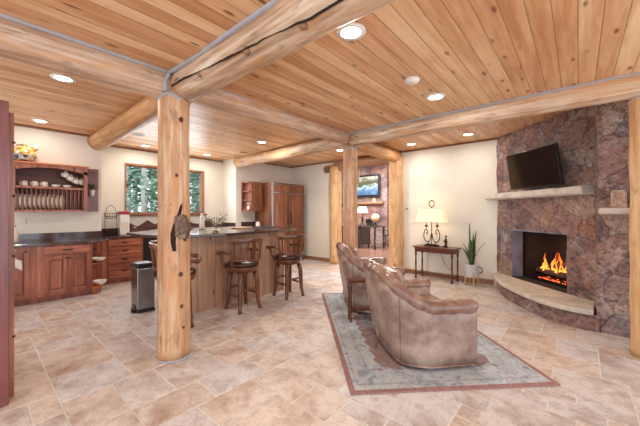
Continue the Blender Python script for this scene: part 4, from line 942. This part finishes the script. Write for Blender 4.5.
for y0, y1 in ((5.075, 5.60), (5.63, 6.185)):
    d = mk('door', bx(fx-.05, fx, y0, y1, .12, 1.875), 'fridge', fr, world=True, bevel=.004)
    mk('panel_moulding', bxs((fx, fx+.01, y0+.02, y0+.075, .16, 1.85), (fx, fx+.01, y1-.075, y1-.02, .16, 1.85), (fx, fx+.01, y0+.075, y1-.075, 1.79, 1.85), (fx, fx+.01, y0+.075, y1-.075, .98, 1.06), (fx, fx+.01, y0+.075, y1-.075, .16, .22)), 'fridge', d, world=True, bevel=.003)
    yh = y1-.04 if y0 < 5.2 else y0+.04
    mk('handle', tb([(fx, yh, 1.05), (fx+.04, yh, 1.07), (fx+.04, yh, 1.38), (fx, yh, 1.4)], .011, 8), 'iron', d, True, world=True)
mk('grille_panel', bxs((fx-.05, fx, 5.075, 6.185, 1.91, 2.10), (fx, fx+.012, 5.11, 5.58, 1.94, 2.07), (fx, fx+.012, 5.66, 6.15, 1.94, 2.07)), 'fridge', fr, world=True, bevel=.003)
mk('steel_trim', bxs((fx-.02, fx+.006, 5.03, 5.07, .1, 2.155), (fx-.02, fx+.006, 6.19, 6.24, .1, 1.9), (fx-.02, fx+.006, 5.07, 6.19, 1.88, 1.905), (fx-.02, fx+.006, 5.605, 5.625, .1, 1.88), (fx-.02, fx+.006, 5.07, 6.19, 2.105, 2.12)), 'steel', fr, world=True)
mk('toe_panel', bx(fx-.06, fx-.03, 5.07, 6.19, 0, .1), 'black', fr, world=True)
cc = root('base_cabinet', 'base cabinet between the pier and the refrigerator', 'cabinet', (-6.4, 4.8, 0)); mk('body', bx(WL+.002, -6.08, 4.585, 5.025, .09, .873), 'cherry', cc, world=True); mk('plinth', bx(WL+.002, -6.14, 4.585, 5.025, 0, .09), 'cherry', cc, world=True); raised_door(cc, -6.08, 4.62, 5.0, .13, .84)
ce = mk('countertop', bx(WL+.002, -6.03, 4.44, 5.026, .875, .912), 'granite', None, bevel=.006); tag(ce, 'short granite counter beside the refrigerator', 'countertop')
mk('backsplash', bx(WL+.002, WL+.024, 4.585, 5.02, .913, 1.12), 'granite', ce)
mk('backsplash', bx(WL-.62, WL-.01, BY1-.024, BY1-.002, .913, 1.1), 'granite', cw)
t = root('paper_cup_canister', 'small white canister on the counter beside the refrigerator', 'canister', (-6.3, 4.83, .913)); mk('body', la([(.05, 0), (.055, .01), (.055, .17), (.045, .19)], n=18), 'ceramic', t, True); mk('lid', la([(.048, .188), (.046, .2), (.012, .21), (.012, .23), (.001, .232)], n=16), 'ceramic', t, True)

# ------------------------------------------------------------------ island
isl = root('kitchen_island', 'kitchen island faced with knotty vertical planks', 'kitchen island', (-4.4, 2.8, 0))
ip = [(-3.99, 1.83), (-3.99, 3.60), (-4.6, 3.83), (-5.08, 3.4), (-5.08, 2.1), (-4.72, 1.83)]
mk('body', lambda bm: prism(bm, ip, .02, 1.045), 'cherry', isl, world=True)
mk('plank_front', bxs((-3.99, -3.965, 1.81, 3.62, 0, 1.045)), 'panel', isl, world=True)
mk('plank_end', bxs((-4.72, -3.99, 1.805, 1.83, 0, 1.045)), 'panel', isl, world=True)
top = [(-4.93, 1.44), (-4.45, 1.455), (-4.08, 1.53), (-3.86, 1.70), (-3.755, 1.95), (-3.72, 2.3), (-3.735, 2.7), (-3.79, 3.2), (-3.88, 3.7), (-3.96, 3.94), (-4.6, 4.1), (-5.3, 3.6), (-5.6, 2.2)]
bt = mk('countertop', lambda bm: prism(bm, top, 1.047, 1.083), 'granite', None, bevel=.008); tag(bt, 'curved dark granite bar top on the island', 'countertop')
t = root('cutting_board', 'pale wooden cutting board on the bar top', 'cutting board', (-4.66, 3.2, 1.084), rz=R(10)); mk('board', bx(-.12, .12, -.15, .15, 0, .018), 'palewood', t, bevel=.006); mk('groove', bxs((-.1, .1, -.13, -.126, .0175, .0195), (-.1, .1, .126, .13, .0175, .0195)), 'base', t)
t = root('cooktop', 'stainless-edged cooktop at the far end of the island', 'cooktop', (-4.55, 3.66, 1.084), rz=R(0)); mk('rim', bxs((-.18, .2, -.17, -.155, 0, .02), (-.18, .2, .155, .17, 0, .02), (-.18, -.165, -.155, .155, 0, .02), (.185, .2, -.155, .155, 0, .02)), 'steel', t); mk('glass_top', bx(-.165, .185, -.155, .155, 0, .006), 'cooktop', t); mk('knob', la([(.018, .006), (.018, .022), (.001, .024)], (.12, .1, 0), 12), 'steel', t)
t = root('branch_vase', 'glass vase of bare budding branches on the island', 'vase', (-4.72, 2.72, 1.084)); mk('vessel', la([(.045, 0), (.05, .01), (.04, .06), (.05, .09), (.045, .09), (.035, .06), (.04, .015), (.001, .01)], n=16), 'glass', t, True)
def twigs(bm):
    rnd = random.Random(4)
    for i in range(13):
        a = rnd.uniform(0, 2*PI) if i > 3 else (R(41+rnd.uniform(-20, 20)) if i % 2 else R(221)); L = rnd.uniform(.14, .30); p = [(0, 0, .02)]
        x = y = 0; z = .02
        for k in range(5):
            x += math.cos(a)*L/5*rnd.uniform(.4, 1.1); y += math.sin(a)*L/5*rnd.uniform(.4, 1.1); z += L/5*rnd.uniform(.5, .9); p.append((x, y, z))
            if k > 1: b = a+rnd.uniform(-1.4, 1.4); tube(bm, [(x, y, z), (x+.05*math.cos(b), y+.05*math.sin(b), z+.035)], [.003, .0015], 4)
        tube(bm, p, [.004, .004, .003, .003, .002, .0015], 5)
def buds(bm):
    rnd = random.Random(6)
    for i in range(46):
        a = rnd.uniform(0, 2*PI); q = rnd.uniform(.06, .24); ball(bm, (math.cos(a)*q, math.sin(a)*q, .08+q*rnd.uniform(.3, .95)), .009, 1, (1, 1, 1.6))
mk('branches', twigs, 'branchwood', t); mk('buds', buds, 'green', t)
t = root('pillar_bottle', 'slender white bottle on the island beside the front post', 'bottle', (-5.0, 2.62, 1.084)); mk('body', la([(.04, 0), (.045, .01), (.045, .14), (.025, .19), (.022, .25), (.001, .252)], n=16), 'ceramic', t, True); mk('cap', la([(.024, .25), (.024, .27), (.001, .272)], n=12), 'cream', t)

# ------------------------------------------------------------------ bar stools (seat faces local +Y)
def stool(label, loc, rz):
    rt = root('bar_stool', label, 'bar stool', loc, rz, 'swivel bar stools along the island')
    mk('seat_cushion', la([(.001, .615), (.185, .615), (.222, .63), (.228, .655), (.205, .68), (.12, .69), (.001, .692)], n=32, cap=False), 'seatleather', rt, True)
    mk('seat_ring', la([(.17, .545), (.20, .55), (.215, .57), (.225, .60), (.225, .615), (.05, .615), (.05, .545)], n=32, cap=False), 'stool', rt, True)
    mk('swivel', la([(.12, .525), (.12, .548)], n=20), 'iron', rt)
    for i, a in enumerate((45, 135, 225, 315)):
        c, s_ = math.cos(R(a)), math.sin(R(a))
        mk('leg', lambda bm: tube(bm, [(c*q, s_*q, z) for q, z in ((.245, 0), (.228, .05), (.212, .14), (.205, .28), (.195, .42), (.17, .545))], [.027, .024, .028, .032, .034, .038], 8), 'stool', rt, True)
    P = [(math.cos(R(a))*.207, math.sin(R(a))*.207) for a in (45, 135, 225, 315)]
    for i in range(4):
        z = (.30, .22, .30, .22)[i]; a, b = P[i], P[(i+1) % 4]
        mk('stretcher', tb([(a[0], a[1], z), ((a[0]+b[0])/2*1.08, (a[1]+b[1])/2*1.08, z), (b[0], b[1], z)], [.014, .018, .014], 8), 'stool', rt, True)
    # curved back on the -Y side
    def strip(r0, a0, a1, z0, z1, th, crown=0, n=18, lean=0):
        def f(bm):
            L = []
            for i in range(n+1):
                a = R(a0+(a1-a0)*i/n); zt = z1+crown*math.sin(PI*i/n); zb = z0+crown*.6*math.sin(PI*i/n)
                L.append([bm.verts.new(((r+lean*z)*math.cos(a), (r+lean*z)*math.sin(a), z)) for r, z in ((r0, zb), (r0+th, zb), (r0+th, zt), (r0, zt))])
            for A_, B_ in zip(L, L[1:]):
                for k in range(4): bm.faces.new((A_[k], B_[k], B_[(k+1) % 4], A_[(k+1) % 4]))
            bm.faces.new(L[0]); bm.faces.new(L[-1][::-1])
        return f
    mk('top_rail', strip(.145, -160, -20, .945, 1.0, .026, .02, lean=.12), 'stool', rt, True, bevel=.006)
    mk('lower_rail', strip(.16, -160, -20, .70, .735, .024, 0, lean=.1), 'stool', rt, True, bevel=.004)
    for i in range(7):
        a = -150+i*20; c, s_ = math.cos(R(a)), math.sin(R(a)); w = 6.5 if i == 3 else 3.2
        mk('slat', strip(.156, a-w, a+w, .73, .955, .014, 0, 2, lean=.11), 'stool', rt, bevel=.002)
    for a in (-163, -17):
        c, s_ = math.cos(R(a)), math.sin(R(a))
        mk('back_post', lambda bm: tube(bm, [(c*.21, s_*.21, .60), (c*.235, s_*.235, .72), (c*.255, s_*.255, .86), (c*.28, s_*.28, 1.0)], [.024, .022, .02, .018], 8), 'stool', rt, True)
    for s in (-1, 1):
        mk('arm', lambda bm: (tube(bm, [(s*.245, -.07, .80), (s*.275, .04, .815), (s*.275, .15, .81), (s*.255, .22, .80)], [.018, .02, .022, .024], 8), ball(bm, (s*.252, .235, .798), .03, 2), tube(bm, [(s*.20, .09, .60), (s*.245, .13, .68), (s*.265, .15, .80)], [.022, .018, .018], 8)), 'stool', rt, True)
    return rt
s1 = stool('middle bar stool facing the island', (-3.63, 2.52, 0), R(90))
s2 = dup(s1, (-3.62, 3.40, 0), R(85), 'bar stool farthest right, near the refrigerator')
s3 = dup(s1, (-3.72, 1.62, 0), R(-25), 'bar stool half hidden behind the front log post')

# trash can
tc_ = root('trash_can', 'slim stainless steel step trash can with a black lid rim', 'trash can', (-4.64, 1.56, 0))
mk('body', bx(-.135, .135, -.11, .11, .035, .62), 'steel', tc_, bevel=.025, seg=4); mk('lid', bxs((-.14, .14, -.115, .115, .62, .655)), 'blackplastic', tc_, bevel=.012); mk('lid_plate', bx(-.125, .125, -.10, .10, .655, .672), 'steel', tc_, bevel=.008)
mk('base_ring', bx(-.138, .138, -.113, .113, 0, .037), 'blackplastic', tc_, bevel=.01); mk('pedal', bx(.04-.06, .04+.05, -.15, -.1, .012, .03), 'black', tc_, bevel=.005); mk('fittings', bx(-.05, .05, -.116, -.108, .035, .10), 'blackplastic', tc_)

# left foreground tall cabinet
pc = root('tall_cabinet', 'tall reddish wooden cabinet at the left edge of the view', 'cabinet', (-3.4, -.3, 0))
mk('body', bx(-3.75, -3.10, -.85, .15, 0, 2.15), 'plum', pc, world=True)
mk('face_frame', bxs((-3.10, -3.08, .10, .166, 0, 2.17), (-3.10, -3.08, -.85, -.78, 0, 2.17), (-3.10, -3.08, -.78, .10, 2.05, 2.17)), 'plum', pc, world=True, bevel=.003)
mk('end_panel', bxs((-3.75, -3.20, .166, .20, 0, 2.12)), 'cherry', pc, world=True, bevel=.003)
mk('bolt', lambda bm: [ball(bm, (-3.195, .198, z), .010, 1) for z in (.45, 1.05, 1.5, 1.9)], 'iron', pc, True, world=True)

# ------------------------------------------------------------------ lounge beyond the doorway
lf = root('stone_chimney', 'tall stone chimney wall in the room beyond the doorway', 'fireplace', (-8, 11.9, 0))
mk('stone_face', lambda bm: rockgrid(bm, lambda u, v: (Vector((u, 11.6, v)), Vector((0, -1, 0))), lin(-9.6, -6.2, .12), lin(0, 3.5, .12), amp=.03), 'stone', lf, True, world=True)
mk('stone_return', lambda bm: rockgrid(bm, lambda u, v: (Vector((-6.2, u, v)), Vector((1, 0, 0))), lin(11.6, 12.6, .12), lin(0, 3.5, .12), amp=.02), 'stone', lf, True, world=True)
mk('mantel_beam', tb([(-9.2, 11.5, 1.77), (-6.35, 11.5, 1.77)], .07, 12, noi=.1), 'logdark', lf, True, world=True)
lt = root('lounge_television', 'framed television showing a snowy mountain lake in the far room', 'television', (-7.2, 11.50, 2.06)); mk('frame', bx(-.86, .71, -.05, .02, 0, .97), 'blackplastic', lt, bevel=.01); mk('screen', bx(-.78, .63, -.056, -.049, .08, .89), 'picture', lt)
t = root('mantel_bust', 'round tan ornament on the far mantel below the television', 'ornament', (-6.78, 11.5, 1.84)); mk('figure', lambda bm: (ball(bm, (0, 0, .07), .10, 2, (1, .8, .8)), ball(bm, (.02, -.03, -.02), .09, 2)), 'palewood', t, True); mk('base', bx(-.07, .07, -.06, .06, -.0, .02), 'walnut', t)
ds = root('writing_desk', 'dark wooden desk in the room beyond the doorway', 'desk', (-6.35, 10.0, 0))
mk('top', bx(-.95, .75, -.4, .4, .80, .85), 'darkwood', ds, bevel=.01); mk('pedestal', bxs((-.85, .1, -.32, .32, .12, .8)), 'darkwood', ds, bevel=.01)
for x in (-.85, .0, .68):
    for y in (-.33, .33): mk('leg', la([(.03, 0), (.04, .1), (.025, .3), (.045, .6), (.04, .8)], (x, y, 0), 10), 'darkwood', ds, True)
t = root('desk_lamp', 'small lit lamp with a cream shade on the far desk', 'lamp', (-6.42, 10.0, .85)); mk('base', la([(.1, 0), (.1, .02), (.03, .05), (.05, .2), (.02, .35), (.015, .5)], n=16), 'iron', t, True); mk('lamp_shade', la([(.22, .50), (.16, .74)], n=24, cap=False), 'shade', t, True)
t = root('desk_globe', 'round brown globe-like ornament on the dark desk', 'globe', (-5.80, 9.95, .85)); mk('sphere', lambda bm: ball(bm, (0, 0, .30), .17, 3), 'palewood', t, True); mk('stand', lambda bm: (lathe(bm, [(.12, 0), (.12, .02), (.03, .04), (.02, .14)], n=14), tube(bm, arc((0, 0, .30), .2, -100, 90, 14, 'XZ'), .012, 6)), 'black', t, True)
t = root('laptop_bag', 'dark box on the far desk beside the lamp', 'box', (-6.1, 10.05, .85)); mk('body', bx(-.13, .13, -.1, .1, 0, .26), 'blackplastic', t, bevel=.02); mk('flap', bx(-.13, .13, -.105, -.099, .1, .26), 'black', t)
wc = root('spindle_chair', 'dark spindle-back chair at the right end of the far desk', 'chair', (-5.78, 11.0, 0), rz=R(20))
mk('seat', bx(-.22, .22, -.22, .22, .42, .46), 'darkwood', wc, bevel=.01)
for sx in (-1, 1):
    for sy in (-1, 1): mk('leg', tb([(sx*.2, sy*.2, 0), (sx*.18, sy*.18, .42)], .018, 8), 'darkwood', wc)
mk('backrest', lambda bm: ([tube(bm, [(x, -.2, .46), (x, -.22, .66)], .009, 6) for x in (-.2, -.12, -.04, .04, .12, .2)], tube(bm, [(-.23, -.22, .67), (.23, -.22, .67)], .025, 8)), 'darkwood', wc)
l = bpy.data.lights.new('lounge_fill_light', 'AREA'); l.shape = 'RECTANGLE'; l.size = 2.5; l.size_y = 2.5; l.energy = 480; l.color = (.95, .95, 1)  # unseen area lamp added to brighten the far room and its chimney
o = bpy.data.objects.new('lounge_fill_light', l); C.objects.link(o); o.location = (-6, 9, 3.45)

# ------------------------------------------------------------------ outside the window
gp = mk('forest_ground', lambda bm: box(bm, -34, -8.2, -6, 30, -.6, -.3), 'ground', None); gp['kind'] = 'structure'
def conifer(label, x, y, h, mat, seed, tr=.12):
    rt = root('conifer_tree', label, 'tree', (x, y, -.3), group='conifers outside the kitchen window'); rnd = random.Random(seed)
    mk('trunk', tb([(0, 0, 0), (.05, 0, h*.5), (0, 0, h)], [tr, tr*.7, .02], 10), 'trunk', rt, True)
    def fol(bm):
        n = 1500
        for i in range(n):
            t = rnd.random()**.8; z = h*(.12+.86*t); rad = (1-t)*h*.13+.12; a = rnd.uniform(0, 2*PI); q = rad*rnd.uniform(.25, 1)
            c = Vector((math.cos(a)*q, math.sin(a)*q, z-q*.25)); d = Vector((math.cos(a), math.sin(a), rnd.uniform(-.7, .1))).normalized()*rnd.uniform(.12, .3); e = d.cross(Vector((0, 0, 1))).normalized()*rnd.uniform(.04, .10)
            bm.faces.new([bm.verts.new(v) for v in (c-e, c+e, c+d*.7+e*.8, c+d, c+d*.7-e*.8)])
    mk('foliage', fol, mat, rt)
rnd = random.Random(21); k = 0
for X, nrow in ((-11, 2), (-13.5, 3), (-16.5, 3), (-20, 4), (-24.5, 5)):
    for i in range(nrow):
        f = .27+.30*(i+.5)/nrow+rnd.uniform(-.02, .02)
        k += 1; row = {-11: 'nearest', -13.5: 'second', -16.5: 'middle', -20: 'fourth', -24.5: 'farthest'}[X]; plc = {2: ('at the left', 'at the right'), 3: ('at the left', 'in the middle', 'at the right')}.get(nrow, ('at the far left', 'left of centre', 'right of centre', 'toward the right', 'at the far right'))[i]
        conifer('conifer outside the window in the %s row, %s' % (row, plc), X+rnd.uniform(-.6, .6), abs(X)*f, rnd.uniform(5, 8)+abs(X)*.12, 'needles' if rnd.random() < .5 else 'needles2', 100+k, .10+.04*rnd.random())

# ------------------------------------------------------------------ light, camera
w = bpy.data.worlds.new('sky'); bpy.context.scene.world = w; w.use_nodes = True
nt = w.node_tree; bg = nt.nodes['Background']; bg.inputs[0].default_value = (.84, .92, 1, 1); bg.inputs[1].default_value = 2.5
def win_light(loc, rot, sx, sy, e, col=(1, .97, .93)):
    l = bpy.data.lights.new('window_daylight', 'AREA'); l.shape = 'RECTANGLE'; l.size = sx; l.size_y = sy; l.energy = e; l.color = col
    o = bpy.data.objects.new('window_daylight', l); C.objects.link(o); o.location = loc; o.rotation_euler = rot
win_light((-7.2, 3.0, 1.9), (0, R(-90), 0), 1.0, 1.6, 25, (.9, .95, 1))
cam = bpy.data.cameras.new('camera'); co = bpy.data.objects.new('camera', cam); C.objects.link(co)
cam.sensor_width = 36; cam.lens = 299/640*36; cam.shift_y = -1/640; cam.clip_start = .05
co.location = (0, 0, 1.38); co.rotation_euler = (R(90), 0, math.atan2(.653, .757))
sc = bpy.context.scene; sc.camera = co
sc.view_settings.view_transform = 'Standard'; sc.view_settings.look = 'None'; sc.view_settings.gamma = 1; sc.view_settings.use_curve_mapping = False
sc.view_settings.exposure = .4
